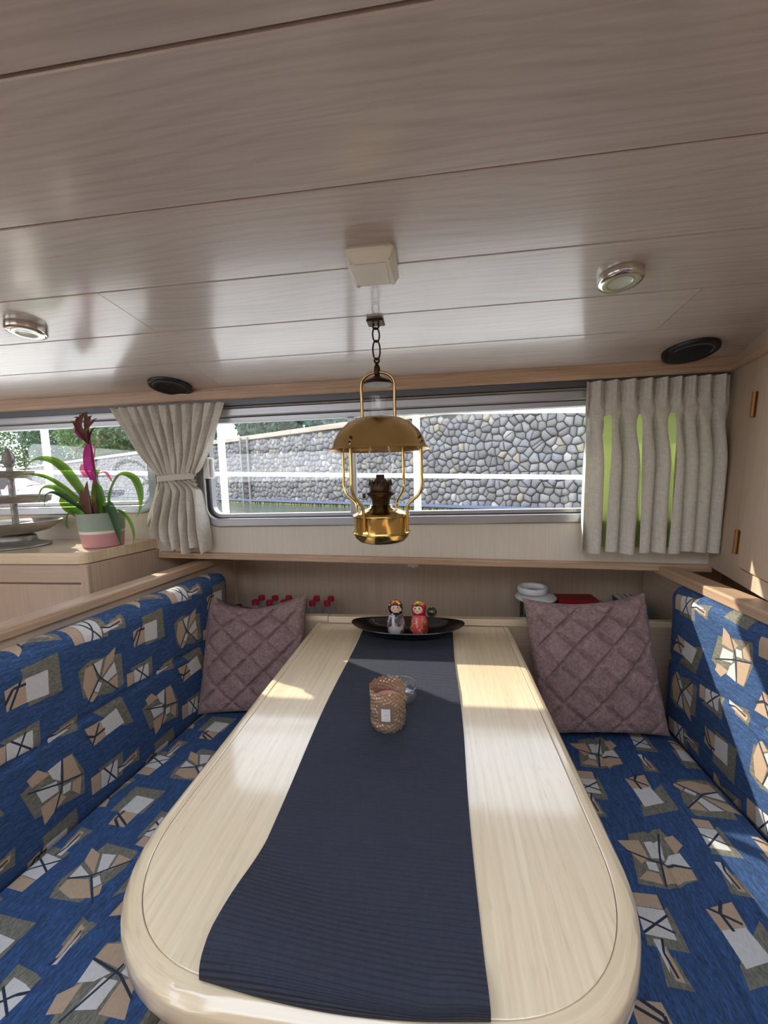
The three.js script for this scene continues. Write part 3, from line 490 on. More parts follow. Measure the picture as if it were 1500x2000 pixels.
// ================================================================ OIL LAMP
{
  const o = thing('oil_lamp', 'hanging brass oil lamp with dome shade and glass chimney', 'lamp', [-0.150, EYE, -1.08]);
  const ceilY = hC(-1.08);
  mesh('ceiling_plate', merge([box(-0.022, 0.022, ceilY - 0.007, ceilY - 0.001, -0.022, 0.022, 0.002).rotateY(0), new THREE.TorusGeometry(0.008, 0.0024, 8, 16).translate(0, ceilY - 0.013, 0)]), M.bronze, o);
  const link = (y, h, turn) => { const pts = []; for (let i = 0; i < 20; i++) { const a = i / 20 * Math.PI * 2; pts.push([0.0095 * Math.cos(a) * (1 - 0.1 * Math.abs(Math.sin(a))), Math.sign(Math.sin(a)) * Math.abs(Math.sin(a)) ** 0.75 * h / 2, 0]); } return tube(pts, 0.0022, 40, 8, true).rotateY(turn).translate(0, y, 0); };
  const chain = mesh('chain', link(0.366, 0.036, 0.5), M.bronze, o); mesh('chain_link', link(0.327, 0.05, 0.15), M.bronze, chain);
  mesh('hanger', merge([new THREE.TorusGeometry(0.006, 0.0028, 8, 18).translate(0, 0.300, 0), lathe([[0.004, 0.296], [0.005, 0.288], [0.008, 0.284], [0.009, 0.270], [0.0065, 0.262], [0.013, 0.256], [0.022, 0.252], [0.036, 0.246], [0.040, 0.240], [0.038, 0.237], [0.0001, 0.243]], 32)]), M.bronze, o, 'dark bronze hanger with smoke bell');
  const hoop = []; for (let i = 0; i <= 8; i++) { const a = Math.PI * i / 8; hoop.push([0.0455 * Math.cos(a), 0.240 + 0.030 * Math.sin(a), 0]); }
  mesh('bail', tube([[0.0455, 0.138, 0], [0.0455, 0.19, 0], ...hoop, [-0.0455, 0.19, 0], [-0.0455, 0.138, 0]], 0.0042, 60, 10).rotateY(-0.12), M.brassSatin, o);
  const sh = [[0.046, 0.148], [0.048, 0.150], [0.062, 0.147], [0.085, 0.136], [0.108, 0.115], [0.124, 0.090], [0.131, 0.072], [0.140, 0.066], [0.1405, 0.0645], [0.131, 0.0700], [0.123, 0.0885]];
  const shade = mesh('shade', lathe(sh, 72), M.brassSatin, o);
  mesh('shade_lining', lathe([[0.123, 0.0883], [0.107, 0.1135], [0.0845, 0.1345], [0.062, 0.1455], [0.047, 0.1484]].reverse(), 72), std(srgb(222, 220, 212), 0.35, { side: THREE.DoubleSide }), shade, 'white enamel inside the shade');
  const th = [0.45, Math.PI / 2 + 0.45, Math.PI + 0.45, Math.PI * 1.5 + 0.45];
  for (const a of th) {
    const P = (r, y) => [r * Math.cos(a), y, r * Math.sin(a)], arm = mesh('arm', tube([P(0.126, 0.084), P(0.127, 0.06), P(0.127, 0.0), P(0.127, -0.035), P(0.118, -0.056), P(0.098, -0.072), P(0.086, -0.084), P(0.0825, -0.105), P(0.082, -0.15)], 0.0042, 50, 10), M.brass, o);
    mesh('rivet', merge([[0.080], [0.092]].map(([y]) => new THREE.SphereGeometry(0.0034, 10, 8).translate(Math.cos(a) * (0.130 - (y - 0.08) * 0.35), y, Math.sin(a) * (0.130 - (y - 0.08) * 0.35)))), M.bronze, arm);
  }
  mesh('tank', lathe([[0.0001, -0.188], [0.050, -0.188], [0.062, -0.184], [0.074, -0.172], [0.0755, -0.165], [0.0795, -0.163], [0.0795, -0.158], [0.0755, -0.156], [0.0755, -0.118], [0.079, -0.115], [0.079, -0.110], [0.070, -0.106], [0.050, -0.098], [0.032, -0.092], [0.030, -0.084], [0.0001, -0.084]], 64), M.brass, o);
  const burner = mesh('burner', lathe([[0.024, -0.086], [0.025, -0.070], [0.030, -0.062], [0.038, -0.056], [0.039, -0.050], [0.033, -0.048], [0.030, -0.040], [0.031, -0.028], [0.026, -0.024], [0.012, -0.012], [0.011, -0.002], [0.0001, -0.002]], 40), M.bronze, o);
  const teeth = []; for (let i = 0; i < 14; i++) { const a = i / 14 * Math.PI * 2; teeth.push(new THREE.ConeGeometry(0.005, 0.020, 6).translate(0, -0.022, 0).translate(0.0295 * Math.cos(a), 0, 0.0295 * Math.sin(a))); }
  mesh('gallery', merge(teeth), M.bronze, burner); mesh('wick_knob', cyl(0.006, 0.006, 0.008, 14).rotateZ(Math.PI / 2).translate(-0.046, -0.060, 0), M.bronze, burner);
  mesh('chimney', lathe([[0.027, -0.030], [0.0275, -0.018], [0.031, -0.004], [0.0375, 0.016], [0.039, 0.030], [0.036, 0.046], [0.029, 0.062], [0.0255, 0.085], [0.0245, 0.12], [0.0245, 0.204], [0.025, 0.206]], 48), phy(WHITE, 0.0, { transmission: 1, thickness: 0, ior: 1.5, side: THREE.DoubleSide }), o, 'clear glass chimney');
}

// ================================================================ CEILING FITTINGS
{
  const o = thing('junction_box', 'cream square plastic box with sloping sides on the ceiling', 'ceiling box', [-0.118, Y(hC(-0.835)), -0.832]); o.rotation.set(-0.1, 0, 0);
  const s = rrect(new THREE.Shape(), -0.048, 0.048, -0.050, 0.050, 0.006), sh = new THREE.ExtrudeGeometry(s, { depth: 0.006, bevelEnabled: true, bevelSize: 0.013, bevelThickness: 0.016, bevelSegments: 1, bevelOffset: -0.012 });
  const cream = std(srgb(222, 216, 200), 0.35);
  const g = sh.rotateX(Math.PI / 2).translate(0, -0.010, 0); mesh('housing', toCreasedNormals(g, 0.4), cream, o);
  mesh('cover', uvm(box(-0.031, 0.031, -0.0345, -0.030, -0.034, 0.034, 0.0015)), cream, o);
}
function spot(label, x, z) {
  const o = thing('ceiling_spotlight', label, 'ceiling light', [x, Y(hC(z)) + 0.001, z], { group: 'chrome ceiling spotlights' }); o.rotation.x = 0.1172 * z;
  mesh('rim', lathe([[0.024, -0.020], [0.034, -0.021], [0.043, -0.019], [0.045, -0.014], [0.045, 0], [0.0445, -0.012]], 48), M.chrome, o);
  mesh('lens', lathe([[0.0001, -0.0165], [0.018, -0.0175], [0.0245, -0.020]], 40), phy(srgb(206, 214, 200), 0.15, { clearcoat: 0.6 }), o, 'frosted glass lens');
  mesh('reflector', lathe([[0.0001, -0.004], [0.02, -0.006], [0.0245, -0.019]], 32), M.chrome, o);
}
spot('round chrome ceiling spotlight at the left edge of the ceiling', -1.068, -0.965); spot('round chrome ceiling spotlight right of the cream ceiling box', 0.404, -0.965);
function speaker(label, p, tilt, turn) {
  const o = thing('oval_vent', label, 'vent', p, { group: 'black oval fittings along the oak beam' }); o.rotation.set(tilt, turn, 0, 'YXZ');
  mesh('rim', lathe([[0.058, -0.006], [0.066, -0.008], [0.073, -0.006], [0.075, 0.002], [0.075, 0.024]], 56), M.black, o);
  mesh('grille', lathe([[0.0001, 0.004], [0.035, 0.002], [0.058, -0.006]], 48), std(srgb(24, 26, 32), 0.55), o);
  mesh('slot_lip', new THREE.TorusGeometry(0.057, 0.003, 8, 40, Math.PI * 0.9).rotateX(Math.PI / 2).translate(0, -0.005, 0), phy(srgb(90, 94, 104), 0.25), o);
}
speaker('black oval vent in the ceiling left of the lamp, above the tied curtain', [-0.975, Y(0.347), -1.405], -0.20, 0.0);
speaker('black oval vent in the ceiling corner above the drawn curtain', [0.790, Y(0.350), -1.385], -0.20, 0.0);

// ================================================================ RECESS THINGS
const socket = (label, x, y, w, h) => { const o = thing('wall_socket', label, 'socket', [x, Y(y), -1.759]); mesh('plate', box(-w / 2, w / 2, -h / 2, h / 2, 0, 0.016, 0.004), M.white, o); mesh('insert', lathe([[0.0001, 0.012], [w * 0.28, 0.012], [w * 0.32, 0.019], [w * 0.34, 0.019], [w * 0.34, 0.012]], 24).rotateX(Math.PI / 2), M.white, o); mesh('pin_hole', merge([cyl(0.003, 0.003, 0.002, 8).rotateX(Math.PI / 2).translate(-0.008, 0, 0.0135), cyl(0.003, 0.003, 0.002, 8).rotateX(Math.PI / 2).translate(0.008, 0, 0.0135)]), M.black, o); };
socket('white wall socket at the left end of the recess', -1.095, -0.408, 0.07, 0.07); socket('small white wall socket under the tied curtain', -1.06 + 0.01, -0.40, 0.03, 0.03);
socket('small white wall socket under the oil lamp', -0.105, -0.405, 0.05, 0.03);
{
  const o = thing('light_switch', 'small grey switch on the cream panel left of the tied curtain', 'switch', [-1.105, Y(-0.228), ZW]);
  mesh('plate', box(-0.014, 0.014, -0.014, 0.014, 0, 0.006, 0.002), M.white, o); mesh('rocker', box(-0.007, 0.007, -0.008, 0.008, 0.006, 0.010, 0.002), M.alu, o);
}
{ // water bottles, two rows of six
  const FY = Y(-0.785), h = 0.252;
  const pet = phy(srgb(236, 240, 242), 0.05, { transmission: 0.9, thickness: 0 }), capM = std(srgb(176, 30, 62), 0.4), lab = std(srgb(196, 60, 96), 0.5);
  const b0 = thing('water_bottle', '', 'bottle', [0, FY, 0], { group: 'small water bottles stored behind the left pillow' });
  mesh('bottle', lathe([[0.0001, 0.002], [0.022, 0.001], [0.027, 0.008], [0.027, 0.05], [0.0255, 0.06], [0.027, 0.07], [0.027, 0.165], [0.0245, 0.185], [0.0165, 0.215], [0.0115, 0.226], [0.0115, 0.236]].map(([r, y]) => [r, y]), 28), pet, b0);
  mesh('cap', lathe([[0.0125, 0.231], [0.0145, 0.232], [0.0145, 0.249], [0.013, 0.252], [0.0001, 0.252]], 24), capM, b0);
  mesh('label', lathe([[0.0274, 0.08], [0.0274, 0.135]], 28), lab, b0);
  const nth = ['first', 'second', 'third', 'fourth', 'fifth', 'sixth'];
  for (let r = 0; r < 2; r++) for (let k = 0; k < 6; k++) {
    const b = r + k ? b0.clone() : b0; if (r + k) { b.name = numbered('water_bottle'); scene.add(b); }
    b.userData = { label: `red-capped water bottle, ${nth[k]} from the left in the ${r ? 'back' : 'front'} row`, category: 'bottle', group: 'small water bottles stored behind the left pillow' };
    b.position.set(-0.790 + k * 0.0645, FY, r ? -1.665 : -1.603);
  }
  const d = thing('dark_bottle', 'black bottle top left of the water bottles', 'bottle', [-0.875, FY, -1.6]);
  mesh('bottle', lathe([[0.0001, 0], [0.03, 0], [0.03, 0.15], [0.018, 0.18], [0.018, 0.19], [0.0001, 0.19]], 28), M.gloss, d); mesh('cap', lathe([[0.021, 0.19], [0.021, 0.228], [0.0001, 0.230]], 24), M.black, d);
  const c = thing('canister', 'dark green canister with white lid and ring handle behind the right pillow', 'canister', [0.395, FY, -1.635]);
  const gt = dataTex(128, 128, (u, v) => { const k = vnoise(u * 24, v * 24, 24, 24, 5); return k > 0.72 ? [120, 150, 120] : [18, 44, 36]; });
  mesh('can', lathe([[0.0001, 0], [0.058, 0], [0.06, 0.003], [0.06, 0.262], [0.0001, 0.262]], 40), std(WHITE, 0.5, { map: gt }), c);
  const lid = mesh('lid', lathe([[0.062, 0.262], [0.078, 0.264], [0.080, 0.270], [0.076, 0.276], [0.05, 0.284], [0.0001, 0.284]], 44), M.white, c);
  mesh('ring_handle', new THREE.TorusGeometry(0.052, 0.007, 10, 40).rotateX(Math.PI / 2).scale(1, 1.9, 1).translate(-0.012, 0.302, 0), M.white, lid);
  const red = thing('box_file', 'dark red box between the canister and the books', 'box', [0.556, FY, -1.66]);
  mesh('box_body', box(-0.075, 0.075, 0, 0.262, -0.04, 0.045, 0.003), std(srgb(132, 18, 30), 0.5), red); mesh('lid', box(-0.077, 0.077, 0.235, 0.264, -0.042, 0.047, 0.003), std(srgb(146, 22, 34), 0.5), red);
  const bc = [[150, 128, 112], [120, 96, 88], [168, 150, 134], [104, 84, 80], [72, 96, 112], [46, 78, 104], [70, 100, 96]];
  const desc = ['tan', 'brown', 'pale buff', 'dark brown', 'grey-blue', 'blue', 'grey-green'];
  for (let k = 0; k < 7; k++) {
    const w = 0.022, bh = k > 3 ? 0.262 : 0.235 - k * 0.004, o = thing('book', `${desc[k]} book leaning in the row behind the right pillow`, 'book', [0.690 + k * 0.0235, FY + 0.006, -1.63], { group: 'books in the right end of the recess' }); o.rotation.z = 0.22;
    const cm = std(srgb(...bc[k]), 0.6); mesh('cover', merge([box(-w / 2, -w / 2 + 0.002, 0, bh, -0.08, 0.08), box(w / 2 - 0.002, w / 2, 0, bh, -0.08, 0.08), box(-w / 2, w / 2, 0, bh, 0.078, 0.081)]), cm, o); mesh('pages', box(-w / 2 + 0.002, w / 2 - 0.002, 0.003, bh - 0.003, -0.076, 0.078), std(srgb(208, 198, 180), 0.8), o);
  }
}

// ================================================================ ON THE WORKTOP
const CT = Y(-0.242);
{ // tiered stand
  const pew = dataTex(128, 128, (u, v) => { const k = 0.6 + 0.7 * fbm(u * 8, v * 8, 8, 8, 15, 4); return [168 * k, 164 * k, 158 * k]; });
  const m = std(WHITE, 0.45, { map: pew, metalness: 0.5 });
  const o = thing('tiered_stand', 'three-tier weathered pewter cake stand at the left edge', 'cake stand', [-1.62, CT, -1.335]);
  mesh('foot', lathe([[0.0001, 0.002], [0.098, 0], [0.104, 0.004], [0.096, 0.010], [0.07, 0.017], [0.058, 0.026], [0.062, 0.030], [0.056, 0.034], [0.060, 0.040], [0.052, 0.046], [0.0001, 0.05]], 48), m, o);
  mesh('bowl', lathe([[0.0001, 0.05], [0.06, 0.052], [0.10, 0.062], [0.136, 0.085], [0.146, 0.098], [0.142, 0.099], [0.128, 0.088], [0.096, 0.070], [0.05, 0.062], [0.0001, 0.06]], 56), m, o);
  mesh('tray', lathe([[0.0001, 0.170], [0.098, 0.170], [0.113, 0.175], [0.119, 0.198], [0.115, 0.199], [0.108, 0.180], [0.0001, 0.177]], 56), m, o);
  mesh('tray', lathe([[0.0001, 0.265], [0.058, 0.265], [0.068, 0.270], [0.074, 0.292], [0.070, 0.293], [0.064, 0.274], [0.0001, 0.271]], 48), m, o);
  mesh('stem', merge([cyl(0.0105, 0.0105, 0.12, 20).translate(0, 0.118, 0), cyl(0.0105, 0.0105, 0.09, 20).translate(0, 0.222, 0), lathe([[0.011, 0.27], [0.0105, 0.305], [0.014, 0.312], [0.021, 0.330], [0.017, 0.348], [0.009, 0.366], [0.008, 0.378], [0.0001, 0.382]], 24)]), m, o);
  mesh('ring_handle', new THREE.TorusGeometry(0.027, 0.0022, 8, 36).translate(0, 0.342, 0), m, o);
}
{ // potted bromeliad
  const P = [-1.258, CT, -1.345], o = thing('potted_plant', 'bromeliad with arching leaves in a green and pink pot', 'plant', P);
  const H = 0.128, r = (y) => lerp(0.066, 0.080, y / H), potM = std(srgb(148, 166, 150), 0.55), pink = std(srgb(204, 150, 152), 0.55), band = std(srgb(232, 226, 216), 0.55);
  const pot = mesh('pot', lathe([[r(0.062), 0.062], [r(H) - 0.002, H - 0.002], [r(H), H], [r(H) - 0.006, H], [0.062, 0.09], [0.0001, 0.09]], 56), potM, o, 'sage green upper part of the pot');
  mesh('band', lathe([[r(0.052), 0.052], [r(0.062), 0.062]], 56), band, pot); mesh('pink_base', lathe([[0.0001, 0], [0.060, 0], [0.0655, 0.003], [r(0.052), 0.052]], 56), pink, pot, 'dusty pink lower part of the pot');
  mesh('soil', lathe([[0.0001, 0.116], [0.0725, 0.114]], 28), std(srgb(60, 46, 36), 1), o);
  const leafTex = dataTex(64, 256, (u, v) => { const k = 0.85 + 0.25 * vnoise(u * 16, v * 6, 16, 6, 3), e = Math.abs(u - 0.5) * 2; return [lerp(92, 140, e * e) * k, lerp(140, 172, e * e) * k, lerp(44, 50, e) * k]; });
  const brownTex = dataTex(64, 128, (u, v) => { const k = 0.7 + 0.5 * fbm(u * 10, v * 8, 10, 8, 33, 3); return [128 * k, 84 * k, 72 * k]; });
  const lm = phy(WHITE, 0.5, { map: leafTex, transmission: 0.42, thickness: 0, side: THREE.DoubleSide }), bm = phy(WHITE, 0.8, { map: brownTex, transmission: 0.2, thickness: 0, side: THREE.DoubleSide }), mg = phy(srgb(196, 52, 150), 0.6, { transmission: 0.35, thickness: 0, side: THREE.DoubleSide }), pk = phy(srgb(236, 130, 150), 0.6, { transmission: 0.35, thickness: 0, side: THREE.DoubleSide }), dk = phy(srgb(50, 92, 48), 0.5, { transmission: 0.2, thickness: 0, side: THREE.DoubleSide });
  const leaf = (name, pts, w, m, cup = 0.25) => {
    const c = new THREE.CatmullRomCurve3(pts.map((p) => new THREE.Vector3(...p)), false, 'centripetal'), N = 28;
    const up = new THREE.Vector3(), T = new THREE.Vector3(), S = new THREE.Vector3();
    const g = surf((u, v) => { const p = c.getPoint(v); c.getTangent(v, T); up.set(0, 1, 0.6).normalize(); S.crossVectors(T, up); if (S.lengthSq() < 0.02) S.set(1, 0, 0); S.normalize(); const n = new THREE.Vector3().crossVectors(S, T), ww = w * Math.min(1, 0.55 + v * 1.6) * (1 - v ** 4) ** 0.8, s = u * 2 - 1; p.addScaledVector(S, s * ww / 2).addScaledVector(n, s * s * ww * cup); return [p.x, p.y, p.z, u, v]; }, 4, N);
    return mesh(name, g, m, o);
  };
  leaf('leaf', [[-0.01, 0.11, 0.0], [-0.06, 0.22, 0.02], [-0.12, 0.305, 0.03], [-0.19, 0.330, 0.03], [-0.25, 0.315, 0.03], [-0.285, 0.265, 0.03]], 0.034, lm);
  leaf('leaf', [[-0.015, 0.11, 0.01], [-0.08, 0.205, 0.04], [-0.16, 0.262, 0.05], [-0.25, 0.275, 0.05], [-0.315, 0.255, 0.05]], 0.018, lm);
  leaf('leaf', [[-0.02, 0.11, 0.02], [-0.06, 0.175, 0.05], [-0.11, 0.222, 0.07], [-0.16, 0.222, 0.07], [-0.185, 0.165, 0.07]], 0.026, lm);
  leaf('leaf', [[-0.02, 0.11, 0.02], [-0.05, 0.165, 0.06], [-0.10, 0.205, 0.08], [-0.135, 0.20, 0.08], [-0.15, 0.155, 0.08]], 0.018, dk);
  leaf('leaf', [[-0.05, 0.11, 0.03], [-0.075, 0.15, 0.045], [-0.085, 0.185, 0.05], [-0.08, 0.205, 0.05]], 0.05, lm);
  leaf('leaf', [[0.03, 0.11, 0.02], [0.035, 0.17, 0.03], [0.03, 0.215, 0.035], [0.025, 0.235, 0.04]], 0.045, lm);
  leaf('leaf', [[0.03, 0.12, 0.0], [0.06, 0.22, 0.0], [0.10, 0.265, 0.0], [0.15, 0.25, 0.0], [0.175, 0.19, 0.0], [0.165, 0.13, 0.0], [0.145, 0.105, 0.0]], 0.028, lm);
  leaf('leaf', [[0.05, 0.125, 0.03], [0.075, 0.16, 0.05], [0.105, 0.12, 0.055], [0.118, 0.06, 0.055], [0.118, 0.01, 0.05]], 0.030, dk);
  leaf('leaf', [[0.06, 0.125, 0.02], [0.10, 0.135, 0.03], [0.145, 0.10, 0.035], [0.16, 0.045, 0.035], [0.152, 0.008, 0.035]], 0.012, lm);
  leaf('leaf', [[0.0, 0.11, -0.02], [-0.01, 0.2, -0.02], [0.0, 0.27, 0.0], [0.01, 0.285, 0.03]], 0.042, lm);
  leaf('leaf', [[-0.085, 0.13, 0.02], [-0.105, 0.125, 0.03], [-0.112, 0.09, 0.035], [-0.110, 0.07, 0.035]], 0.012, dk);
  for (const [a, b, h] of [[-0.02, 0.02, 0.24], [0.0, 0.04, 0.26], [0.025, 0.03, 0.29], [-0.035, 0.03, 0.21]]) leaf('dry_leaf', [[a * 0.5, 0.105, b], [a * 0.8, 0.105 + h * 0.3, b + 0.01], [a, 0.105 + h * 0.55, b + 0.005]], 0.022, bm);
  mesh('flower_stalk', tube([[0.0, 0.1, 0.01], [-0.002, 0.2, 0.01], [-0.004, 0.3, 0.01], [-0.012, 0.42, 0.01]], 0.007, 30, 8), mg, o, 'magenta flower stalk');
  leaf('bract', [[0.0, 0.25, 0.015], [-0.004, 0.30, 0.02], [-0.006, 0.35, 0.018], [-0.010, 0.385, 0.015]], 0.034, mg, 0.4);
  leaf('bract', [[-0.02, 0.26, 0.02], [-0.03, 0.285, 0.025], [-0.034, 0.31, 0.025]], 0.022, pk);
  leaf('bract', [[0.0, 0.36, 0.01], [-0.03, 0.368, 0.02], [-0.052, 0.362, 0.02], [-0.06, 0.345, 0.02]], 0.008, pk); leaf('bract', [[0.005, 0.33, 0.01], [0.02, 0.38, 0.01], [0.045, 0.40, 0.01], [0.068, 0.395, 0.01]], 0.010, pk); leaf('bract', [[0.01, 0.27, 0.01], [0.045, 0.275, 0.01], [0.07, 0.24, 0.01]], 0.012, pk);
  const tip = [[-0.075, 0.468], [-0.055, 0.485], [-0.03, 0.50], [-0.008, 0.502], [0.014, 0.488], [0.035, 0.475], [0.022, 0.44], [-0.065, 0.445]];
  tip.forEach(([x, y], i) => leaf('dry_bract', [[-0.008, 0.38, 0.01], [lerp(-0.01, x, 0.4), lerp(0.39, y, 0.45), 0.012 + 0.01 * (i % 3)], [lerp(-0.01, x, 0.8), lerp(0.40, y, 0.9), 0.012], [x, y - 0.006, 0.02]], 0.020, i === 7 ? mg : bm));
}

// ================================================================ OUTSIDE
structure('roof_overhang', merge([box(-6, 3, Y(0.40), Y(0.44), -1.715, ZW - 0.045), box(-6, 3, Y(0.385), Y(0.40), -1.715, -1.70)]), std(srgb(224, 224, 220), 0.6), 'white cabin roof edge above the windows outside', 'roof');
structure('side_deck', merge([box(-6, 3, Y(-0.288), Y(-0.25), -2.3, ZW - 0.05), box(-6, 3, Y(-0.25), Y(-0.235), -2.3, -2.24), box(-6, 3, Y(-0.98), Y(-0.288), -2.3, -2.25)]), std(srgb(214, 214, 210), 0.6), 'pale side deck and hull outside the window', 'deck');
{
  const o = thing('deck_railing', 'white tubular deck railing outside the window', 'railing', [0, EYE, -2.15]), rail = (y0, r, n) => mesh(n, tube([[-5, y0 + 0.037 * 4.6, 0], [-2, y0 + 0.037 * 1.6, 0], [0, y0 - 0.037 * 0.4, 0], [2.5, y0 - 0.037 * 2.9, 0]], r, 30, 10), M.rail ??= std(srgb(240, 241, 240), 0.4), o);
  rail(-0.005, 0.0125, 'mid_rail'); rail(0.338, 0.020, 'top_rail');
  for (const x of [-4.6, -3.47, -2.336, -1.205, -0.097, 1.02, 2.1]) { const p = mesh('post', cyl(0.0195, 0.0195, 0.76, 14).translate(x, 0.325 - 0.037 * x - 0.37, 0), M.rail, o); mesh('base_flange', cyl(0.04, 0.04, 0.012, 16).translate(x, -0.243, 0), M.rail, p); }
}
const WA = new THREE.Vector3(-7.719, Y(-0.85), -13.782), WD = new THREE.Vector3(0.862, 0, 0.507).normalize(), WN = new THREE.Vector3(-WD.z, 0, WD.x); // quay wall: foot, run, and the normal towards the boat
const wallYaw = Math.atan2(-WD.z, WD.x);
{ // water
  const g = new THREE.PlaneGeometry(90, 60, 1, 1).rotateX(-Math.PI / 2).translate(-25, Y(-0.86), -2.32 - 30);
  const wt = dataTex(256, 256, (u, v) => { const k = 255 * fbm(u * 12, v * 12, 12, 12, 91, 4); return [k, k, k]; }, false);
  const wm = phy(srgb(70, 78, 66), 0.12, { bumpMap: rep(wt, 0.02, 0.02), bumpScale: 0.05 }); wm.bumpMap.repeat.set(40, 40);
  structure('water', g, wm, 'grey-green canal water', 'water');
}
{ // stone quay wall, Voronoi stones
  const w = thing('quay_wall', 'grey boulder quay wall with pale coping across the water', 'wall', [WA.x, 0, WA.z], { turn: wallYaw, kind: 'structure' });
  const S0 = -80, S1 = 16, y0 = Y(-0.80), y1 = Y(1.26), cs = 0.155;
  mesh('mortar', box(S0, S1, Y(-1.1), y1, -0.3, 0), std(srgb(60, 57, 55), 0.95), w);
  const nx = Math.round((S1 + 30) / cs), ny = Math.round((y1 - y0) / cs), pt = (i, j) => [-30 + (i + 0.5 + 0.82 * (hash(i + 500, j + 500, 1) - 0.5)) * cs + (j & 1) * cs * 0.5, y0 + (j + 0.5 + 0.8 * (hash(i + 500, j + 500, 2) - 0.5)) * cs];
  const tones = [[118, 116, 114], [128, 126, 123], [108, 106, 105], [134, 132, 129], [116, 113, 110], [122, 122, 124], [146, 137, 120], [158, 155, 151]], mats = tones.map((c) => std(srgb(...c), 0.9));
  const list = [];
  for (let j = 0; j < ny; j++) for (let i = 0; i < nx; i++) {
    const [cx, cy] = pt(i, j); let poly = [[cx - cs, cy - cs], [cx + cs, cy - cs], [cx + cs, cy + cs], [cx - cs, cy + cs]];
    for (let b = -2; b <= 2; b++) for (let a = -2; a <= 2; a++) { if (!a && !b) continue; const [qx, qy] = pt(i + a, j + b), mx = (cx + qx) / 2, my = (cy + qy) / 2, dx = qx - cx, dy = qy - cy, out = []; for (let k = 0; k < poly.length; k++) { const A = poly[k], B = poly[(k + 1) % poly.length], da = (A[0] - mx) * dx + (A[1] - my) * dy, db = (B[0] - mx) * dx + (B[1] - my) * dy; if (da <= 0) out.push(A); if (da * db < 0) { const t = da / (da - db); out.push([lerp(A[0], B[0], t), lerp(A[1], B[1], t)]); } } poly = out; if (poly.length < 3) break; }
    if (poly.length < 3) continue;
    poly = poly.map(([x, y]) => [x, clamp(y, y0, y1)]);
    const pos = [], n = poly.length, h = 0.035 + 0.05 * hash(i, j, 8), R = (s, z, k, ext = 0) => { const [x, y] = poly[k % n]; return [lerp(cx, x, s - ext), lerp(cy, y, s - ext), z]; };
    const sx = (hash(i, j, 11) - 0.5) * 0.06, sy = (hash(i, j, 12) - 0.5) * 0.06;
    for (let k = 0; k < n; k++) { const a0 = R(0.93, 0.0, k), b0 = R(0.93, 0.0, k + 1), a1 = R(0.80, h * 0.75, k), b1 = R(0.80, h * 0.75, k + 1), a2 = R(0.45, h, k), b2 = R(0.45, h, k + 1), c = [cx + sx * 0.3, cy + sy * 0.3, h * 1.06]; for (const t of [[a0, b0, b1], [a0, b1, a1], [a1, b1, b2], [a1, b2, a2], [a2, b2, c]]) for (const p of t) pos.push(...p); }
    const g = new THREE.BufferGeometry(); g.setAttribute('position', new THREE.Float32BufferAttribute(pos, 3)); let gm = mergeVertices(g, 1e-4); gm.computeVertexNormals();
    const q = hash(i, j, 4), ti = q < 0.04 ? 6 : q < 0.07 ? 7 : Math.floor(hash(i, j, 5) * 6), wx = WA.x + cx * WD.x, wz = WA.z + cx * WD.z;
    const px = 850 + 775 * wx / -wz;                   // rank by how large it shows from inside
    list.push({ g: gm, ti, seen: px > 800 && px < 1150 && cy < Y(1.2) ? 1 / -wz + 1 : px > 430 ? 1 / -wz : 0 });
  }
  list.sort((a, b) => b.seen - a.seen);
  list.slice(0, 300).forEach((s) => mesh('stone', s.g, mats[s.ti], w));
  for (let t = 0; t < tones.length; t++) { const r = list.slice(300).filter((s) => s.ti === t).map((s) => s.g.toNonIndexed()); if (r.length) { const m = mesh('stones', mergeGeometries(r), mats[t], w, 'grey boulders of the quay wall too small to tell apart'); m.userData.kind = 'stuff'; } }
  for (let s = S0; s < S1; s += 2.4) mesh('coping_stone', box(s + 0.006, s + 2.394, y1, y1 + 0.14, -0.34, 0.10, 0.012), M.coping ??= std(srgb(168, 158, 138), 0.85), w);
  mesh('fender_beam', box(S0, S1, Y(-0.795), Y(-0.735), 0.0, 0.16, 0.01), std(srgb(96, 106, 132), 0.6), w, 'blue-grey beam along the foot of the wall');
  const weed = []; for (let k = 0; k < 900; k++) { const s = rr(-10, 14), hh = rr(0.03, 0.11); weed.push(new THREE.ConeGeometry(0.03, hh, 4).translate(s, Y(-0.86) + hh / 2, 0.06 + rr(0, 0.08))); }
  const wd = mesh('waterweed', merge(weed), std(srgb(138, 142, 84), 0.9), w, 'yellow-green weed along the waterline'); wd.userData.kind = 'stuff';
  mesh('plinth', box(S0, S1, Y(-1.1), Y(-0.795), 0, 0.05), std(srgb(122, 122, 96), 0.9), w);
  const ld = thing('quay_ladder', 'iron ladder on the boulder wall left of the lamp', 'ladder', [WA.x, 0, WA.z], { turn: wallYaw }), lx = 1.62;
  for (const d of [-0.2, 0.2]) mesh('stile', box(lx + d - 0.03, lx + d + 0.03, Y(-0.9), y1 + 0.1, 0.12, 0.17, 0.005), std(srgb(128, 126, 122), 0.7), ld);
  for (let y = Y(-0.8); y < y1; y += 0.17) mesh('rung', box(lx - 0.2, lx + 0.2, y - 0.055, y + 0.05, 0.11, 0.15, 0.01), std(srgb(70, 66, 64), 0.7), ld);
}
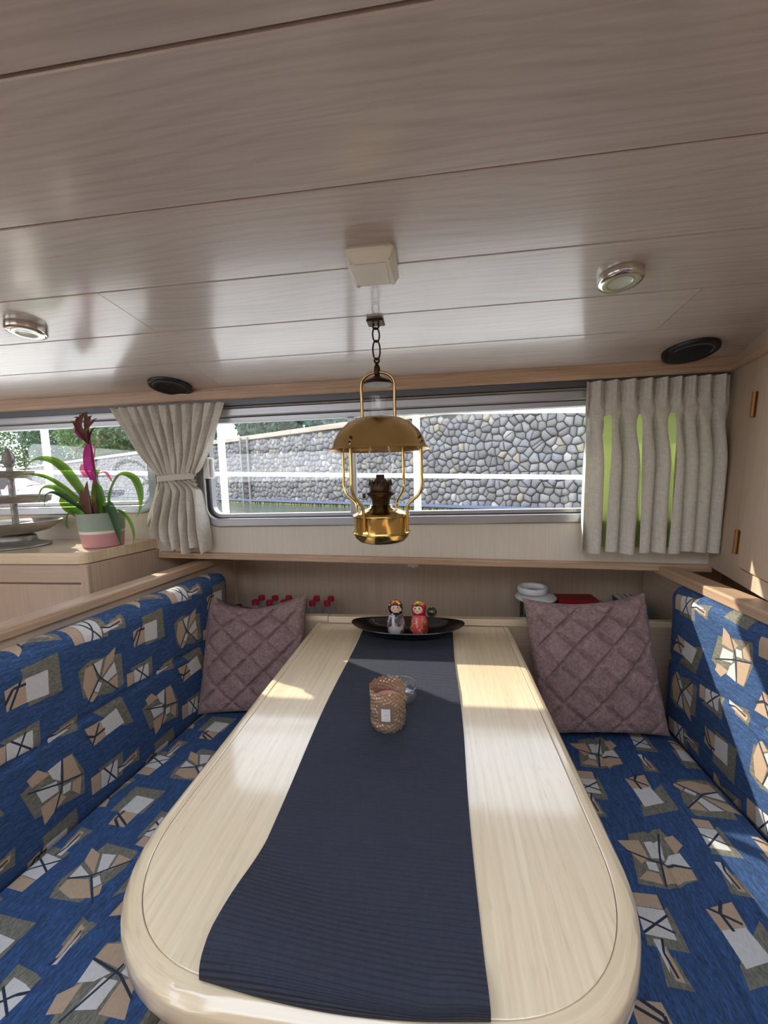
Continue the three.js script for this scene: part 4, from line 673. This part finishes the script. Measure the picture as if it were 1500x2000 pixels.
{ // quay behind the wall
  const toW = (s, d, y) => [WA.x + WD.x * s - WN.x * d, y, WA.z + WD.z * s - WN.z * d];
  const q = box(-90, 30, Y(1.0), Y(1.36), -60, -0.28); q.rotateY(wallYaw).translate(WA.x, 0, WA.z);
  structure('quay_ground', q, std(srgb(150, 146, 134), 0.9), 'paved quay on top of the boulder wall', 'ground');
  const lms = [[78, 106, 62], [62, 92, 62], [96, 124, 74], [66, 96, 78]].map((c) => phy(srgb(...c), 0.8, { transmission: 0.25, thickness: 0, side: THREE.DoubleSide })), bark = std(srgb(92, 84, 76), 0.9);
  const tree = (s, d, h, r, k, label) => {
    const o = thing('quay_tree', label, 'tree', toW(s, d, Y(1.36)), { group: 'trees on the quay beyond the wall' });
    mesh('trunk', tube([[0, 0, 0], [0.05, h * 0.4, 0.03], [0, h * 0.8, 0]], 0.10, 12, 8), bark, o);
    const P = [], N = 6500; for (let i = 0; i < N; i++) { const a = rr(0, 6.283), c = rr(-1, 1), rad = Math.cbrt(rr(0.15, 1)), q = Math.sqrt(1 - c * c), x = r * rad * q * Math.cos(a), z = r * rad * q * Math.sin(a), y = h * 0.52 + h * 0.48 * rad * c, sz = rr(0.10, 0.27), u = new THREE.Vector3(rr(-1, 1), rr(-1, 1), rr(-1, 1)).normalize(), v = new THREE.Vector3(rr(-1, 1), rr(-1, 1), rr(-1, 1)).cross(u).normalize(); const A = (m, n) => P.push(x + u.x * m * sz + v.x * n * sz, y + u.y * m * sz + v.y * n * sz, z + u.z * m * sz + v.z * n * sz); A(-1, 0); A(0, -0.5); A(1, 0); A(-1, 0); A(1, 0); A(0, 0.5); }
    const g = new THREE.BufferGeometry(); g.setAttribute('position', new THREE.Float32BufferAttribute(P, 3)); g.computeVertexNormals(); const f = mesh('foliage', g, lms[k % 4], o); f.userData.kind = 'stuff';
  };
  const L = ['tree far left beyond the quay, beside the cake stand', 'green tree seen left of the white railing post', 'pale green tree seen right of the white railing post', 'leafy tree behind the flower of the potted plant', 'dark tree behind the tied curtain', 'slender tree left of the quay building', 'small tree in front of the quay building', 'low tree behind the coping near the window mullion'];
  [[-58, 5, 8.5, 5.0, 0], [-42, 6, 7.2, 4.4, 1], [-31, 6, 6.4, 3.6, 2], [-23, 6, 6.0, 3.2, 0], [-15.5, 6, 5.2, 2.8, 3], [-5.2, 6, 3.4, 1.9, 1], [-1.2, 7, 3.2, 1.5, 3], [9.0, 8, 3.2, 1.5, 2]].forEach((t, i) => tree(...t, L[i]));
  const b = thing('quay_building', 'grey-blue building on the quay behind the trees', 'building', toW(1.5, 16, Y(1.36)), { turn: wallYaw });
  mesh('wall', box(-4, 3.2, 0, 6, -3, 0), std(srgb(138, 146, 160), 0.8), b); mesh('roof', box(-4.2, 3.4, 6, 6.3, -3.2, 0.2), std(srgb(120, 100, 92), 0.8), b);
  for (let i = 0; i < 5; i++) for (let j = 0; j < 2; j++) { const f = mesh('window', box(-3.5 + i * 1.35, -2.6 + i * 1.35, 1.0 + j * 2.5, 2.4 + j * 2.5, -0.02, 0.04), M.white, b); mesh('pane', box(-3.42 + i * 1.35, -2.68 + i * 1.35, 1.08 + j * 2.5, 2.32 + j * 2.5, 0.035, 0.05), std(srgb(70, 82, 96), 0.15), f); }
}
{ // small moored boat on the far left
  const o = thing('moored_boat', 'small white boat with pink cover far left across the water', 'boat', [-21.5, Y(-0.86), -18.6], { turn: wallYaw });
  const hull = surf((u, v) => { const x = lerp(-2.2, 2.6, u), wv = 0.8 * (1 - Math.max(0, (u - 0.45) / 0.55) ** 2.2), a = (v - 0.5) * Math.PI, y = 0.75 * (1 - Math.cos(a) ** 0.8) - 0.15 + 0.2 * u * u; return [x + 0.3 * u * Math.abs(Math.sin(a)), y, Math.sin(a) * wv]; }, 24, 16);
  mesh('hull', hull, M.white, o); mesh('deck', box(-2.1, 1.5, 0.52, 0.58, -0.6, 0.6, 0.02), M.white, o);
  mesh('cover', surf((u, v) => [lerp(-2.0, 1.4, u), 0.55 + 0.75 * Math.sin(v * Math.PI) * (1 - 0.6 * u), lerp(-0.72, 0.72, v)], 12, 12), std(srgb(206, 70, 120), 0.6, { side: THREE.DoubleSide }), o, 'pink canvas cover');
}
renderer.render(scene, camera);
